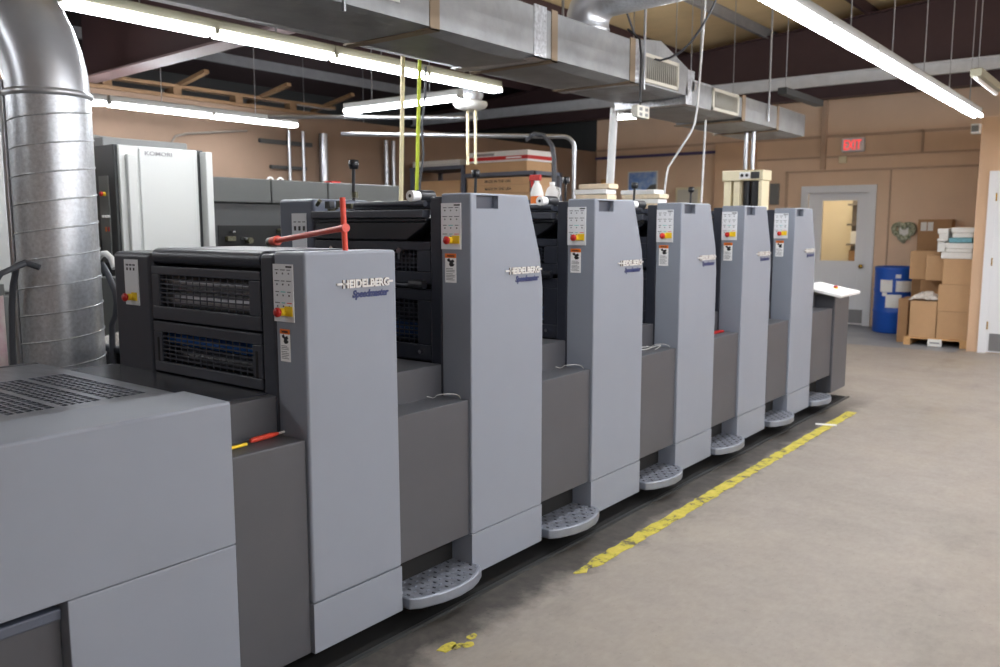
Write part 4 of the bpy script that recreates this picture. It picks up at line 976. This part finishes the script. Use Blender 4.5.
for i, (a, b, z0, z1, m, l) in enumerate(packs): one(MB().box(a, b, 12.44 + .01 * (i % 3), 12.78, z0, z1, m), 'paper_pack', l, 'paper pack', 'paper packs on the boxes', bevel=.012)
for i, (z0, z1, l) in enumerate(((1.397, 1.43, 'thin white pad under the topmost pads beside the teal pack'), (1.432, 1.49, 'middle thin white pad beside the teal pack'), (1.492, 1.56, 'thin white pad topmost beside the teal pack'))):
    one(MB().box(-2.40 + .02 * (i % 2), -2.27, 12.46, 12.76, z0, z1, 'paper'), 'paper_pad', l, 'paper pad', 'paper packs on the boxes', bevel=.006)
one(MB().box(-2.40, -2.302, 12.5, 12.76, 1.252, 1.395, 'paper'), 'paper_pad', 'small white pad standing at the end of the paper pile', 'paper pad', bevel=.01)
for x0, x1, z0, z1, l in ((-2.98, -2.9, 1.52, 1.65, 'white label high on the tall flat box, left one of two'), (-2.885, -2.81, 1.52, 1.65, 'white label high on the tall flat box, right one of two')):
    one(MB().box(x0 + .04, x1 + .04, 14.046, 14.05, z0, z1, 'paper'), 'paper_label', l.replace(', left one of two', ', closer to the heart wreath').replace(', right one of two', ', closer to the partition'), 'label')
one(MB().box(-2.87, -2.80, YB - .004, YB, 1.24, 1.4, 'paper'), 'paper_label', 'small white note taped to the wall below the heart wreath', 'note')
# poster, panel, brackets
p = thing('wall_poster', 'blue sky poster with a grey building on the tan back wall', 'poster', (-7.8, YB, 2.4))
mb = MB(); mb.box(-8.1, -7.48, YB - .012, YB, 2.1, 2.6, 'paper'); mb.build('poster_sheet', p)
mb = MB(); mb.box(-8.075, -7.505, YB - .014, YB - .012, 2.12, 2.58, 'sky'); mb.prism([(-7.95, 2.12), (-7.505, 2.12), (-7.505, 2.36), (-7.62, 2.34), (-7.7, 2.27), (-7.9, 2.22)], 'y', YB - .016, YB - .013, 'kom_mid')
for k in range(5): mb.box(-7.86 + .07 * k, -7.82 + .07 * k, YB - .017, YB - .015, 2.15, 2.2, 'kom_dark')
mb.build('printed_picture', p)
p = thing('electrical_panel', 'cream electrical panel on the back wall behind the fourth tower', 'panel', (-6.85, YB, 2)); B('panel_box', p, (-7.08, -6.6, YB - .08, YB, 1.5, 2.28), m='cream', bevel=.01); B('panel_door', p, (-7.04, -6.64, YB - .09, YB - .08, 1.54, 2.24), m='register', bevel=.006)
p = thing('pipe_flange', 'dark pipe ending in a square flange on the back wall', 'pipe', (-8.6, YB, 2.4))
MB().cyl((-8.79, YB - .25, 2.34), (-8.5, YB - .25, 2.34), .05, 'kom_dark', 14).build('pipe_stub', p); mb = MB(); mb.box(-8.5, -8.36, YB - .32, YB - .0, 2.22, 2.46, 'wood'); mb.build('flange_block', p)
one(MB().box(-5.35, -5.2, YB - .06, YB, 1.95, 2.3, 'kom_mid'), 'switch_box', 'grey switch box on the back wall behind the cream machine', 'switch box', bevel=.008)
one(MB().box(-2.03, -1.931, 12.08, 12.24, 2.73, 2.85, 'paper').box(-2.02, -1.94, 12.07, 12.08, 2.75, 2.83, 'kom_mid'), 'wall_speaker', 'small white speaker at the top corner of the partition', 'speaker', bevel=.012)

# ------------------------------------------------------------------ camera, world, view
cam = bpy.data.cameras.new('camera'); co = bpy.data.objects.new('camera', cam); C.objects.link(co)
yaw = math.atan(667 / math.hypot(850, 108)); pitch = math.atan(108 / 850)
co.location = (0, 0, 1.6); co.rotation_euler = (PI / 2 - pitch, 0, yaw + .0014)
cam.sensor_width = 36; cam.lens = 850 / 1000 * 36; cam.clip_start = .05
cam.dof.use_dof = True; cam.dof.focus_distance = 3.3; cam.dof.aperture_fstop = 3.5
sc = bpy.context.scene; sc.camera = co
w = bpy.data.worlds.new('World'); sc.world = w; w.use_nodes = True
w.node_tree.nodes['Background'].inputs[0].default_value = (.5, .55, .6, 1); w.node_tree.nodes['Background'].inputs[1].default_value = .05
M['tube'].node_tree.nodes['Principled BSDF'].inputs['Emission Strength'].default_value = 40
sc.view_settings.view_transform = 'Standard'; sc.view_settings.look = 'None'; sc.view_settings.gamma = 1; sc.view_settings.exposure = .3
sc.view_settings.use_curve_mapping = False
sc.cycles.max_bounces = 8; sc.cycles.diffuse_bounces = 5; sc.cycles.use_denoising = True
